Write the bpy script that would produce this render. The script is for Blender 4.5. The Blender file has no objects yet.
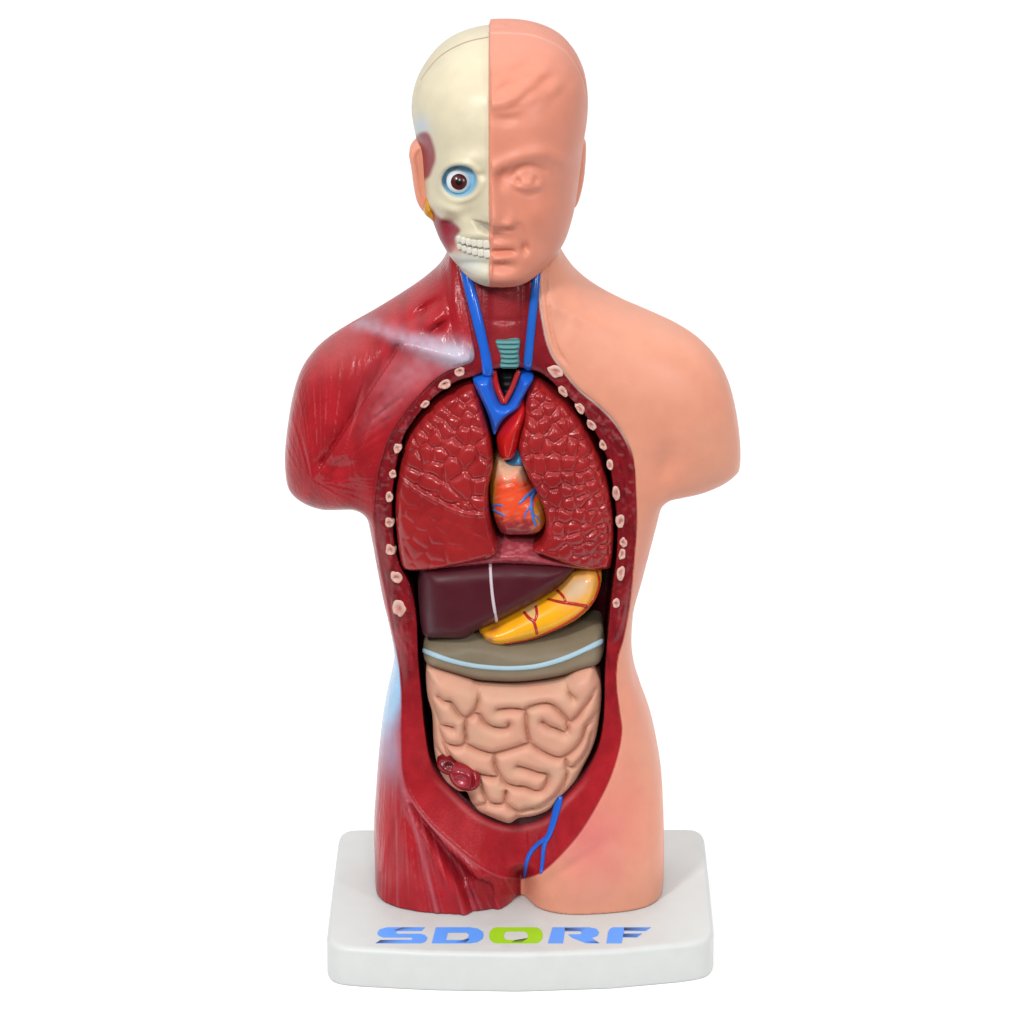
# Anatomical half-skin torso model on a white display base, studio white surroundings.
import bpy, math, random
import numpy as np
from mathutils import Vector
from mathutils.bvhtree import BVHTree
from mathutils.geometry import tessellate_polygon

rng = np.random.default_rng(7)
random.seed(7)
SC = bpy.context.scene
COL = SC.collection
K = 0.0003                      # one modelling unit in metres (the model is about 28 cm tall)

# ------------------------------------------------------------------ camera geometry
DC = 4200.0
PHI = math.radians(19.5)
CP, SP = math.cos(PHI), math.sin(PHI)
BASE_H = 42.0
ZT = BASE_H + 368 * DC / (CP * DC - 368 * SP)

def project(x, f, z):
    w = z - ZT
    depth = DC - f * CP - w * SP
    return 512 + DC * x / depth, 512 - DC * (-f * SP + w * CP) / depth

def unproj(px, py, f):
    b = (512 - py) / DC
    w = (b * DC - b * f * CP + f * SP) / (CP + b * SP)
    depth = DC - f * CP - w * SP
    return (px - 512) / DC * depth, w + ZT

def unproj_z(px, py, z):
    b = (512 - py) / DC
    w = z - ZT
    f = (b * DC - w * (b * SP + CP)) / (b * CP - SP)
    depth = DC - f * CP - w * SP
    return (px - 512) / DC * depth, f

# ------------------------------------------------------------------ small maths helpers
def sstep(a, b, x):
    t = np.clip((x - a) / (b - a), 0, 1)
    return t * t * (3 - 2 * t)

def spline(pts, n=6, closed=True):
    p = np.array(pts, float)
    N = len(p)
    out = []
    for i in range(N if closed else N - 1):
        if closed:
            a, b, c, d = p[i - 1], p[i], p[(i + 1) % N], p[(i + 2) % N]
        else:
            a, b, c, d = p[max(i - 1, 0)], p[i], p[i + 1], p[min(i + 2, N - 1)]
        for k in range(n):
            t = k / n
            out.append(0.5 * (2 * b + (c - a) * t + (2 * a - 5 * b + 4 * c - d) * t * t + (3 * b - a - 3 * c + d) * t ** 3))
    if not closed:
        out.append(p[-1])
    return np.array(out)

def seg_dist(px, py, pl):
    """distance of points to an open polyline"""
    px = np.asarray(px, float); py = np.asarray(py, float)
    best = np.full(px.shape, 1e9)
    pl = np.asarray(pl, float)
    for (x0, y0), (x1, y1) in zip(pl[:-1], pl[1:]):
        dx, dy = x1 - x0, y1 - y0
        L = dx * dx + dy * dy + 1e-9
        t = np.clip(((px - x0) * dx + (py - y0) * dy) / L, 0, 1)
        best = np.minimum(best, (px - x0 - t * dx) ** 2 + (py - y0 - t * dy) ** 2)
    return np.sqrt(best)

def poly_sdf(px, py, poly):
    """signed distance to a closed polygon, positive inside"""
    sh = px.shape
    px = px.ravel(); py = py.ravel()
    best = np.full(px.shape, 1e12)
    ins = np.zeros(px.shape, bool)
    q = np.roll(poly, -1, 0)
    for (x0, y0), (x1, y1) in zip(poly, q):
        dx, dy = x1 - x0, y1 - y0
        L = dx * dx + dy * dy + 1e-9
        t = np.clip(((px - x0) * dx + (py - y0) * dy) / L, 0, 1)
        np.minimum(best, (px - x0 - t * dx) ** 2 + (py - y0 - t * dy) ** 2, out=best)
        if y0 != y1:
            c = ((y0 > py) != (y1 > py)) & (px < dx * (py - y0) / dy + x0)
            ins ^= c
    d = np.sqrt(best)
    return np.where(ins, d, -d).reshape(sh)

_perm = rng.random((256, 256))
def vnoise(x, y, seed=0):
    x = np.asarray(x, float) + seed * 17.31; y = np.asarray(y, float) + seed * 5.77
    xi = np.floor(x).astype(int); yi = np.floor(y).astype(int)
    fx = x - xi; fy = y - yi
    fx = fx * fx * (3 - 2 * fx); fy = fy * fy * (3 - 2 * fy)
    g = lambda a, b: _perm[a & 255, b & 255]
    return (g(xi, yi) * (1 - fx) + g(xi + 1, yi) * fx) * (1 - fy) + (g(xi, yi + 1) * (1 - fx) + g(xi + 1, yi + 1) * fx) * fy

def gauss(px, py, cx, cy, sx, sy, rot=0):
    a = math.radians(rot)
    u = (px - cx) * math.cos(a) + (py - cy) * math.sin(a)
    v = -(px - cx) * math.sin(a) + (py - cy) * math.cos(a)
    return np.exp(-(u / sx) ** 2 - (v / sy) ** 2)

def rows(tab, q):
    """smooth table lookup: rows of (q, value)"""
    t = np.array(tab, float)
    return np.interp(q, t[:, 0], t[:, 1])

def srgb(r, g, b):
    c = np.array([r, g, b]) / 255.0
    return np.where(c <= 0.04045, c / 12.92, ((c + 0.055) / 1.055) ** 2.4)

def mix(c, col, m):
    m = np.clip(m, 0, 1)[:, None]
    return c * (1 - m) + np.asarray(col)[None, :] * m

# ------------------------------------------------------------------ surface extraction (naive surface nets)
def surface_nets(F, org, h):
    S = F < 0
    nx, ny, nz = F.shape
    cnt = np.zeros((nx - 1, ny - 1, nz - 1), np.uint8)
    for a in (0, 1):
        for b in (0, 1):
            for c in (0, 1):
                cnt += S[a:nx - 1 + a, b:ny - 1 + b, c:nz - 1 + c]
    act = np.argwhere((cnt > 0) & (cnt < 8))
    I, J, Kk = act.T
    corner = {}
    for a in (0, 1):
        for b in (0, 1):
            for c in (0, 1):
                corner[a, b, c] = F[I + a, J + b, Kk + c].astype(np.float64)
    pos = np.zeros((len(act), 3)); num = np.zeros(len(act))
    for ax in range(3):
        for u in (0, 1):
            for v in (0, 1):
                k0 = [0, 0, 0]; o = [i for i in range(3) if i != ax]
                k0[o[0]] = u; k0[o[1]] = v
                k1 = list(k0); k1[ax] = 1
                f0, f1 = corner[tuple(k0)], corner[tuple(k1)]
                m = (f0 < 0) != (f1 < 0)
                t = np.where(m, f0 / np.where(m, f0 - f1, 1), 0)
                p = np.zeros((len(act), 3)); p[:, o[0]] = u; p[:, o[1]] = v; p[:, ax] = t
                pos += p * m[:, None]; num += m
    pos = pos / num[:, None] + act
    idx = np.full(cnt.shape, -1, np.int32)
    idx[I, J, Kk] = np.arange(len(act))
    faces = []
    for ax in range(3):
        s0 = [slice(None)] * 3; s1 = [slice(None)] * 3
        s0[ax] = slice(0, -1); s1[ax] = slice(1, None)
        A, B = S[tuple(s0)], S[tuple(s1)]
        e = np.argwhere(A != B)
        b, c = (ax + 1) % 3, (ax + 2) % 3
        ok = (e[:, b] > 0) & (e[:, c] > 0) & (e[:, b] < F.shape[b] - 1) & (e[:, c] < F.shape[c] - 1)
        e = e[ok]
        q = []
        for db, dc in ((-1, -1), (0, -1), (0, 0), (-1, 0)):
            t = e.copy(); t[:, b] += db; t[:, c] += dc
            q.append(idx[t[:, 0], t[:, 1], t[:, 2]])
        q = np.stack(q, 1)
        flip = ~A[e[:, 0], e[:, 1], e[:, 2]]
        q[flip] = q[flip][:, ::-1]
        faces.append(q)
    faces = np.concatenate(faces)
    return pos * h + np.asarray(org), faces

def relax(v, f, it=1, lam=0.5):
    e = np.concatenate([f[:, [0, 1]], f[:, [1, 2]], f[:, [2, 3]], f[:, [3, 0]]])
    for _ in range(it):
        s = np.zeros_like(v); n = np.bincount(e[:, 0], minlength=len(v)) + np.bincount(e[:, 1], minlength=len(v))
        for k in range(3):
            s[:, k] = np.bincount(e[:, 0], v[e[:, 1], k], len(v)) + np.bincount(e[:, 1], v[e[:, 0], k], len(v))
        v = v + lam * (s / n[:, None] - v)
    return v

def vnormals(v, f):
    n = np.cross(v[f[:, 2]] - v[f[:, 0]], v[f[:, 3]] - v[f[:, 1]])
    out = np.zeros_like(v)
    for k in range(4):
        for c in range(3):
            out[:, c] += np.bincount(f[:, k], n[:, c], len(v))
    return out / (np.linalg.norm(out, axis=1)[:, None] + 1e-12)

# ------------------------------------------------------------------ objects
def link(name, verts, faces, material, parent=None, colors=None, normals=None, smooth=True):
    """verts in modelling units; faces Nx4 array or list of lists"""
    me = bpy.data.meshes.new(name)
    v = np.asarray(verts, np.float64) * K
    if isinstance(faces, np.ndarray) and faces.ndim == 2:
        n = faces.shape[1]
        me.vertices.add(len(v)); me.vertices.foreach_set('co', v.astype(np.float32).ravel())
        me.loops.add(faces.size); me.loops.foreach_set('vertex_index', faces.astype(np.int32).ravel())
        me.polygons.add(len(faces))
        me.polygons.foreach_set('loop_start', np.arange(0, faces.size, n, dtype=np.int32))
        me.update(calc_edges=True)
    else:
        me.from_pydata(v.tolist(), [], [list(map(int, q)) for q in faces])
        me.update()
    me.polygons.foreach_set('use_smooth', np.full(len(me.polygons), smooth))
    if colors is not None:
        a = me.color_attributes.new('paint', 'FLOAT_COLOR', 'POINT')
        c = np.ones((len(v), 4), np.float32); c[:, :3] = np.asarray(colors) * 0.80
        a.data.foreach_set('color', c.ravel())
    me.materials.append(material)
    me.validate()
    if normals is not None:
        me.normals_split_custom_set_from_vertices(normals.astype(np.float32).tolist())
    o = bpy.data.objects.new(name, me); COL.objects.link(o)
    if parent is not None:
        o.parent = parent
    return o

def thing(name, label, cat, group=None, loc=(0, 0, 0)):
    o = bpy.data.objects.new(name, None); COL.objects.link(o)
    o.empty_display_size = 0.01
    o['label'] = label; o['category'] = cat
    if group:
        o['group'] = group
    return o

def submesh(v, f, c, n, mask):
    ff = f[mask]
    used = np.unique(ff)
    remap = np.full(len(v), -1); remap[used] = np.arange(len(used))
    return v[used], remap[ff], c[used], n[used]

def bvh_of(*mf):
    V = []; Fc = []
    for v, f in mf:
        o = len(V); V += v.tolist(); Fc += (f + o).tolist()
    return BVHTree.FromPolygons(V, Fc)

CAM = np.array([0, -DC * CP, ZT + DC * SP])
def hit(bvh, px, py):
    d = Vector((0, CP, -SP)) * DC + Vector((1, 0, 0)) * (px - 512) - Vector((0, SP, CP)) * (py - 512)
    loc, nor, i, t = bvh.ray_cast(Vector(CAM), d.normalized())
    return loc, nor

# ------------------------------------------------------------------ materials
def material(name, rough=0.35, color=None, bump=0.0, bscale=2500, mottle=0.10, coat=0.0, spec=0.5, sss=0.0):
    m = bpy.data.materials.new(name); m.use_nodes = True
    nt = m.node_tree; bs = nt.nodes['Principled BSDF']
    bs.inputs['Roughness'].default_value = rough
    bs.inputs['Specular IOR Level'].default_value = spec
    bs.inputs['Coat Weight'].default_value = coat
    bs.inputs['Coat Roughness'].default_value = 0.15
    if sss:
        bs.inputs['Subsurface Weight'].default_value = sss
        bs.inputs['Subsurface Radius'].default_value = (1.0, 0.4, 0.25)
        bs.inputs['Subsurface Scale'].default_value = 0.0015
    tc = nt.nodes.new('ShaderNodeTexCoord')
    no = nt.nodes.new('ShaderNodeTexNoise'); no.inputs['Scale'].default_value = 180; no.inputs['Detail'].default_value = 5
    nt.links.new(tc.outputs['Object'], no.inputs['Vector'])
    mr = nt.nodes.new('ShaderNodeMapRange')
    mr.inputs['From Min'].default_value = 0.3; mr.inputs['From Max'].default_value = 0.7
    mr.inputs['To Min'].default_value = 1 - mottle; mr.inputs['To Max'].default_value = 1 + mottle * 0.6
    nt.links.new(no.outputs['Fac'], mr.inputs['Value'])
    mx = nt.nodes.new('ShaderNodeMix'); mx.data_type = 'RGBA'; mx.blend_type = 'MULTIPLY'; mx.inputs[0].default_value = 1
    if color is None:
        at = nt.nodes.new('ShaderNodeAttribute'); at.attribute_name = 'paint'
        nt.links.new(at.outputs['Color'], mx.inputs[6])
    else:
        mx.inputs[6].default_value = (*color, 1)
    nt.links.new(mr.outputs['Result'], mx.inputs[7])
    nt.links.new(mx.outputs[2], bs.inputs['Base Color'])
    mr2 = nt.nodes.new('ShaderNodeMapRange')
    mr2.inputs['From Min'].default_value = 0.3; mr2.inputs['From Max'].default_value = 0.7
    mr2.inputs['To Min'].default_value = rough * 0.85; mr2.inputs['To Max'].default_value = min(1, rough * 1.2)
    nt.links.new(no.outputs['Fac'], mr2.inputs['Value'])
    nt.links.new(mr2.outputs['Result'], bs.inputs['Roughness'])
    if bump:
        n2 = nt.nodes.new('ShaderNodeTexNoise'); n2.inputs['Scale'].default_value = bscale; n2.inputs['Detail'].default_value = 3
        nt.links.new(tc.outputs['Object'], n2.inputs['Vector'])
        bp = nt.nodes.new('ShaderNodeBump'); bp.inputs['Strength'].default_value = bump; bp.inputs['Distance'].default_value = 0.0003
        nt.links.new(n2.outputs['Fac'], bp.inputs['Height'])
        nt.links.new(bp.outputs['Normal'], bs.inputs['Normal'])
    return m

M_SKIN = material('painted_skin_vinyl', 0.38, bump=0.08, bscale=1800, mottle=0.045, sss=0.08, spec=0.28)
M_MUSCLE = material('painted_muscle_vinyl', 0.24, bump=0.10, mottle=0.10, spec=0.24)
def add_fibres(m, scale, strength):
    nt = m.node_tree; bp = next(n for n in nt.nodes if n.type == 'BUMP'); bs = nt.nodes['Principled BSDF']
    tc = next(n for n in nt.nodes if n.type == 'TEX_COORD')
    mp = nt.nodes.new('ShaderNodeMapping'); mp.inputs['Scale'].default_value = scale
    nz = nt.nodes.new('ShaderNodeTexNoise'); nz.inputs['Scale'].default_value = 1; nz.inputs['Detail'].default_value = 2
    nt.links.new(tc.outputs['Object'], mp.inputs['Vector']); nt.links.new(mp.outputs['Vector'], nz.inputs['Vector'])
    b2 = nt.nodes.new('ShaderNodeBump'); b2.inputs['Strength'].default_value = strength; b2.inputs['Distance'].default_value = 0.0006
    nt.links.new(nz.outputs['Fac'], b2.inputs['Height']); nt.links.new(bp.outputs['Normal'], b2.inputs['Normal'])
    nt.links.new(b2.outputs['Normal'], bs.inputs['Normal'])
add_fibres(M_MUSCLE, (800, 800, 60), 0.38)
M_RIM = material('painted_cut_flesh', 0.25, bump=0.25, bscale=1500, mottle=0.16, spec=0.28)
add_fibres(M_RIM, (700, 700, 110), 0.12)
M_LUNG = material('painted_lung', 0.20, bump=0.08, mottle=0.07, spec=0.35)
M_GLOSS = material('glossy_paint', 0.18, bump=0.05, mottle=0.06, spec=0.42)
M_SATIN = material('satin_paint', 0.42, bump=0.08, mottle=0.05, spec=0.2)
M_BONE = material('painted_bone', 0.36, bump=0.06, mottle=0.05, spec=0.28)
M_BASE = material('white_base_plastic', 0.42, color=(0.515, 0.53, 0.52), mottle=0.03)
M_INK = material('printed_ink', 0.5, mottle=0.02)

# colours (albedo)
SKIN = np.array([0.86, 0.35, 0.228])
RED = np.array([0.42, 0.014, 0.022])
DRED = np.array([0.23, 0.007, 0.013])
BONE = np.array([0.74, 0.66, 0.47])
BLUE = np.array([0.015, 0.14, 0.72])
PALEBLUE = np.array([0.38, 0.62, 0.88])

# ------------------------------------------------------------------ traced outlines (photo rows/columns)
BODY = [(447, 215), (447, 250), (440, 267), (428, 279), (412, 291), (390, 305), (368, 318), (346, 330), (328, 341), (313, 354), (300.5, 372),
        (293, 395), (288, 423), (285, 453), (286.5, 479), (292, 491), (305, 500), (323, 505), (346, 503), (358, 501.5), (366, 508),
        (371, 530), (376, 558), (382, 590), (388, 615), (393, 640), (394, 660), (388, 688), (383, 714), (379, 750), (376, 789),
        (374, 823), (375, 860), (376, 900), (377, 940), (378, 985), (660, 985), (662, 940), (663, 890), (664, 840), (662, 780), (658, 748), (651, 716), (641, 688),
        (634, 664), (631.5, 638), (634, 604), (642, 575), (650, 545), (657, 518), (662, 498), (668, 491), (680, 491), (703, 487.5), (723, 480), (736, 471.5), (740, 464),
        (740, 440), (736, 410), (728.5, 382), (716, 359), (698, 341), (675, 327), (647, 315), (622, 304.5), (596.5, 291), (578, 276), (566, 260), (560, 246), (560, 215)]
CUT = [(452, 225), (455, 262), (463, 300), (470, 335), (473, 358), (462, 365), (448, 370), (434, 379), (419, 394), (404, 412), (391, 432), (382, 455), (376, 480),
       (373, 510), (376, 545), (381, 575), (387, 605), (393, 640), (398, 668), (400, 700), (400, 740), (402, 775), (412, 802), (428, 824), (446, 841), (473, 864),
       (496, 877), (514, 880), (530, 879), (549, 869), (579, 837), (602, 799), (616, 766), (623, 733), (620, 706), (617.5, 682), (619, 660), (625, 638), (631, 605),
       (635, 565), (638, 525), (637, 490), (635, 462), (628, 440), (615, 420), (598, 403), (580, 388), (562, 366), (552, 350), (546, 328), (542, 300), (541, 275), (543, 225)]
CAV = [(474, 379), (490, 372.5), (512, 371), (533, 373.5), (545, 379), (556, 388.5), (570, 401), (581, 413), (591, 428), (599, 443), (605, 457), (611, 476), (615, 503), (617.5, 530), (617, 560), (612, 600),
       (608, 640), (605.5, 673), (604, 723), (598, 753), (583, 780), (563, 802), (543, 821), (509, 827), (478, 816), (453, 794), (432, 770), (425, 740), (421, 700), (417.5, 660),
       (416, 620), (410, 590), (400, 570), (395, 552), (392.5, 527), (392, 500), (395, 474), (398.5, 457), (402.5, 441), (410, 428), (421, 413), (435, 399), (456, 385)]
BODY_S, CUT_S, CAV_S = spline(BODY), spline(CUT), spline(CAV)

# ------------------------------------------------------------------ torso body
H = 1.35
xs = np.arange(-246, 246, H); zs = np.arange(BASE_H - 8, 790, H); ys = np.arange(-104, 104, H)
X2, Z2 = np.meshgrid(xs, zs, indexing='ij')
px0, py0 = project(X2, 0.0, Z2)
dB = poly_sdf(px0, py0, BODY_S)
def poisson(mask, h, it):
    u = np.zeros(mask.shape)
    # coarse start
    if min(mask.shape) > 60:
        c = poisson(mask[::2, ::2], h * 2, it)
        u = np.repeat(np.repeat(c, 2, 0), 2, 1)[:mask.shape[0], :mask.shape[1]] * mask
        it = it // 3
    for _ in range(it):
        a = np.zeros_like(u)
        a[1:-1, 1:-1] = 0.25 * (u[2:, 1:-1] + u[:-2, 1:-1] + u[1:-1, 2:] + u[1:-1, :-2] + h * h)
        u = a * mask
    return u
ext = 190
mask = np.pad(dB > 0, ((0, 0), (ext, 0)), mode='edge')
U = poisson(mask, H, 500)[:, ext:]
ratio = np.where(dB > 2 * H, U / np.maximum(dB, H), 0); known = dB > 2 * H
r = ratio.copy(); kn = known.astype(float)
for _ in range(60):
    num = np.zeros_like(r); den = np.zeros_like(r)
    for dx, dy in ((1, 0), (-1, 0), (0, 1), (0, -1)):
        num += np.roll(r * kn, (dx, dy), (0, 1)); den += np.roll(kn, (dx, dy), (0, 1))
    new = np.where(known, ratio, np.where(den > 0, num / np.maximum(den, 1), 0))
    r = new; kn = np.maximum(kn, (den > 0).astype(float))
r = np.where(r > 0, r, 20)
Ue = dB * r
raw2 = 2 * Ue
raw = np.sqrt(np.maximum(raw2, 0))
t = 93 * (1 - np.exp(-raw / 70))
t = t * (1 + 0.11 * sstep(760, 880, py0))
# crotch notch between the thighs
pxs, pys = project(X2, t, Z2)
t = t * (1 - 0.26 * np.exp(-((pxs - 521) / 30) ** 2) * sstep(790, 890, pys) - 0.30 * np.exp(-((pxs - 521) / 11) ** 2) * sstep(874, 900, pys))
pxs, pys = project(X2, t, Z2)
dA = poly_sdf(pxs, pys, CUT_S)
left = sstep(512, 500, pxs)
out = sstep(1, -4, dA)
# --- sculpted muscle relief on the skinless side
disp = np.zeros_like(t)
def polar(cx, cy):
    return np.arctan2(pys - cy, pxs - cx), np.hypot(pxs - cx, pys - cy)
groove = [(398, 350), (384, 368), (366, 395), (345, 430), (324, 464)]
gd = seg_dist(pxs, pys, spline(groove, 6, False))
side = (pxs - 324) * (350 - 464) - (pys - 464) * (398 - 324)        # >0 on the shoulder side
disp -= 5.5 * np.exp(-(gd / 8) ** 2) * (side > 0) + 1.0 * np.exp(-(gd / 2.0) ** 2)
disp += 3.0 * np.exp(-((gd - 7) / 7) ** 2) * (side <= 0)
disp -= 1.8 * np.exp(-(seg_dist(pxs, pys, [(402, 398), (372, 420)]) / 1.6) ** 2)
disp -= 1.3 * np.exp(-(seg_dist(pxs, pys, [(388, 418), (372, 430)]) / 1.5) ** 2)
clav = spline([(338, 318), (370, 326), (400, 338), (432, 350), (466, 358)], 6, False)
cd = seg_dist(pxs, pys, clav)
disp += 7.0 * np.exp(-(cd / 9) ** 2)
disp -= 9 * gauss(pxs, pys, 424, 311, 15, 5, -38) + 9.0 * gauss(pxs, pys, 438, 330, 11, 4.0, -38)
disp += 3.0 * gauss(pxs, pys, 432, 321, 14, 4, -38)
disp += 2.2 * np.exp(-(seg_dist(pxs, pys, [(450, 262), (456, 305), (464, 350)]) / 4) ** 2)
disp -= 2.0 * np.exp(-(seg_dist(pxs, pys, [(446, 268), (447, 300), (455, 345)]) / 3) ** 2)
an, ra = polar(322, 520)
fib = vnoise(an * 45, ra / 70, 1) * 0.5 + vnoise(an * 95, ra / 50, 2) * 0.5
disp += 2.3 * (fib - 0.5) * sstep(150, 90, gd) * (side > 0) * sstep(325, 380, pys) * sstep(490, 460, pys)
an, ra = polar(312, 480)
fib = vnoise(an * 30, ra / 40, 3) * 0.6 + vnoise(an * 70, ra / 25, 4) * 0.4
disp += 2.0 * (fib - 0.5) * (side <= 0) * sstep(350, 390, pys) * sstep(520, 480, pys)
disp -= 6 * gauss(pxs, pys, 336, 468, 14, 9) + 5 * gauss(pxs, pys, 354, 492, 12, 14, 10)
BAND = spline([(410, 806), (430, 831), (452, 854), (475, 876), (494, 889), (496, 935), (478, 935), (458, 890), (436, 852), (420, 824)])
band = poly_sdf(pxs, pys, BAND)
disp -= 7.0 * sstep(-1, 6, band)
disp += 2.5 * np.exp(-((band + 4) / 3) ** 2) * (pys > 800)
# thigh relief
for pl, a, w in (([(398, 735), (402, 780), (420, 845), (437, 912)], 2.2, 2.6), ([(404, 775), (425, 812), (452, 858), (480, 905)], 2.2, 3.5),
                 ([(398, 780), (392, 820), (381, 870)], 1.6, 3.0), ([(404, 800), (396, 850), (392, 895)], 1.2, 2.5)):
    disp += a * np.exp(-(seg_dist(pxs, pys, spline(pl, 6, False)) / w) ** 2)
for pl, a, w in (([(416, 805), (434, 836), (450, 861), (466, 882)], 9.0, 6), ([(408, 800), (424, 850), (440, 890)], 1.8, 5),
                 ([(455, 866), (472, 900)], 3.5, 7), ([(490, 880), (500, 905)], 3.0, 8), ([(395, 800), (388, 850), (384, 890)], 1.6, 4)):
    disp -= a * np.exp(-(seg_dist(pxs, pys, spline(pl, 6, False)) / w) ** 2)
an, ra = polar(395, 690)
fib = vnoise(an * 80, ra / 90, 5) * 0.5 + vnoise(an * 170, ra / 60, 6) * 0.5
disp += 1.9 * (fib - 0.5) * sstep(760, 810, pys)
disp += 3.5 * gauss(pxs, pys, 388, 694, 10, 26)
disp += 2.5 * gauss(pxs, pys, 408, 860, 8, 50, -14) - 3.0 * gauss(pxs, pys, 396, 850, 5, 45, 4)
fl = sstep(505, 560, pys) * sstep(660, 630, pys)
disp += 0.9 * (vnoise((pys + pxs * 0.6) / 7, pxs / 20, 8) - 0.5) * fl
disp *= left * out
# --- skin side: soft anatomy
ds = -7 * gauss(pxs, pys, 666, 466, 11, 20, 15) - 2.5 * np.exp(-((dA + 5) / 1.8) ** 2) * sstep(370, 355, pys) * (pxs > 520) + 3.0 * gauss(pxs, pys, 640, 400, 50, 30, 25) + 2.5 * gauss(pxs, pys, 590, 318, 45, 9, 18)
ds += -2.5 * gauss(pxs, pys, 565, 312, 10, 25, 12) + 2.5 * gauss(pxs, pys, 642, 690, 10, 26) - 2.0 * gauss(pxs, pys, 570, 868, 40, 6, -35)
disp += ds * (1 - left) * out
# --- cut flesh relief
rimn = vnoise(dA / 2.6, pys / 11 + pxs / 17, 9) * 0.6 + vnoise(pxs / 3.2, pys / 3.2, 10) * 0.4
chest = sstep(372, 395, pys) * sstep(700, 620, pys)
disp += 2.4 * (rimn - 0.5) * sstep(0, 4, dA) * chest
disp += 1.1 * (vnoise(pxs / 4.5, pys / 22, 11) - 0.5) * sstep(3, 8, dA) * sstep(820, 850, pys)
# dotted fat texture near the outer border of the cut
disp += 1.6 * sstep(0.60, 0.8, vnoise(pxs / 3.4, pys / 3.4, 12)) * np.exp(-((dA - 9) / 6) ** 2) * chest * sstep(520, 480, pys)
# throat muscles
disp += (3.0 * np.exp(-((pxs - 505) / 13) ** 2) - 2.5 * np.exp(-((pxs - 524) / 4) ** 2) - 2.5 * np.exp(-((pxs - 487) / 4) ** 2)) * sstep(380, 360, pys) * (dA > 0)
disp -= 2.0 * gauss(pxs, pys, 504, 322, 12, 3) 
slope = 0.10 + 0.28 * sstep(360, 385, pys) + 0.10 * sstep(740, 800, pys)
t2 = np.where(raw2 > 0, t * t, (93 / 70) ** 2 * raw2)
tt = np.maximum(t + disp, 0.0)
t2f = np.where(raw2 > 0, tt * tt * np.sign(t + disp), t2)
Scut = t + np.where(dA > 0, -(2.6 * sstep(0, 3.2, dA) + slope * dA) + disp, -dA * 2.5)
dC = poly_sdf(pxs, pys, CAV_S)
FLOOR = -20.0
f3 = (-ys[None, :, None]).astype(np.float32)
t2f = t2f.astype(np.float32); t2 = t2.astype(np.float32); Scut = Scut.astype(np.float32); dC = dC.astype(np.float32)
F = np.where(f3 > 0, f3 * f3 - t2f[:, None, :], f3 * f3 - t2[:, None, :]) / np.float32(120.0)
F = np.maximum(F, f3 - Scut[:, None, :])
F = np.maximum(F, np.minimum(dC[:, None, :], f3 - FLOOR))
F = np.maximum(F, ((BASE_H + 0.15) - zs[None, None, :]).astype(np.float32))
F = F.astype(np.float32)
bv, bf = surface_nets(F, (xs[0], ys[0], zs[0]), H)
bv = relax(bv, bf, 1, 0.35)
bn = vnormals(bv, bf)
del F
bx, by = project(bv[:, 0], -bv[:, 1], bv[:, 2])
ff = -bv[:, 1]
vA = poly_sdf(bx, by, CUT_S); vC = poly_sdf(bx, by, CAV_S)
front = (ff > -12)
# depth below the uncut surface tells cut flesh from skin
ix = np.clip(((bv[:, 0] - xs[0]) / H).round().astype(int), 0, len(xs) - 1); iz = np.clip(((bv[:, 2] - zs[0]) / H).round().astype(int), 0, len(zs) - 1)
isrim = (dA[ix, iz] > 0.4) & (ff > FLOOR - 3) & (np.abs(ff) < t[ix, iz] + 6) & ((ff > 5) | (dC[ix, iz] > -3))
# ---- paint
def n2(s, seed):
    return vnoise(bx / s, by / s, seed)
skin = np.tile(SKIN, (len(bv), 1))
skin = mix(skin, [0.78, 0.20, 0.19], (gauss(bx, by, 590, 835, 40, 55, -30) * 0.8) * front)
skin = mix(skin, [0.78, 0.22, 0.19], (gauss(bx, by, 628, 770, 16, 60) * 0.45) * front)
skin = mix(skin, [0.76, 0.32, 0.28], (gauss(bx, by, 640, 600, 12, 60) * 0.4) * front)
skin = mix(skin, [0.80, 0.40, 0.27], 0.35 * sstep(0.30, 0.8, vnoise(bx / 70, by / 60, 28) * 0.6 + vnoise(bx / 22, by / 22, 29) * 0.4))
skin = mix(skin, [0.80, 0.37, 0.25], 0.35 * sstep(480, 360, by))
mus = np.tile(RED, (len(bv), 1)) * (0.85 + 0.3 * vnoise(bx / 9, by / 30, 20))[:, None]
gd_v = seg_dist(bx, by, spline(groove, 6, False))
cl_v = seg_dist(bx, by, clav)
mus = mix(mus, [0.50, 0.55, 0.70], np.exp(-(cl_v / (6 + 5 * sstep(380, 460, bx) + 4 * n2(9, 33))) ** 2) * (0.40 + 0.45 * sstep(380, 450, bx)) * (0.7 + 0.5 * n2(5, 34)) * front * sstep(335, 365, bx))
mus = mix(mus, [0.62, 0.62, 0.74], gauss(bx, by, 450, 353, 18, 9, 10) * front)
mus = mix(mus, [0.62, 0.22, 0.26], gauss(bx, by, 412, 372, 36, 18, -25) * (0.55 + 0.3 * n2(6, 21)) * front)  # pinkish gleam on the pectoral muscle, a highlight painted into the colour
mus = mix(mus, [0.58, 0.16, 0.19], gauss(bx, by, 385, 408, 28, 10, -40) * (0.3 + 0.4 * n2(4, 22)) * front)  # fainter streak of the same painted gleam
mus = mix(mus, [0.50, 0.10, 0.10], gauss(bx, by, 345, 352, 40, 16, -32) * 0.5 * front)  # broad shoulder highlight painted in as lighter red
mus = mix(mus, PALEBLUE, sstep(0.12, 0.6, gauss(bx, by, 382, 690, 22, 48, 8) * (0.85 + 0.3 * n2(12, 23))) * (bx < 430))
mus = mix(mus, [0.46, 0.42, 0.58], gauss(bx, by, 388, 748, 16, 30, -6) * 0.65 * front)
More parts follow.
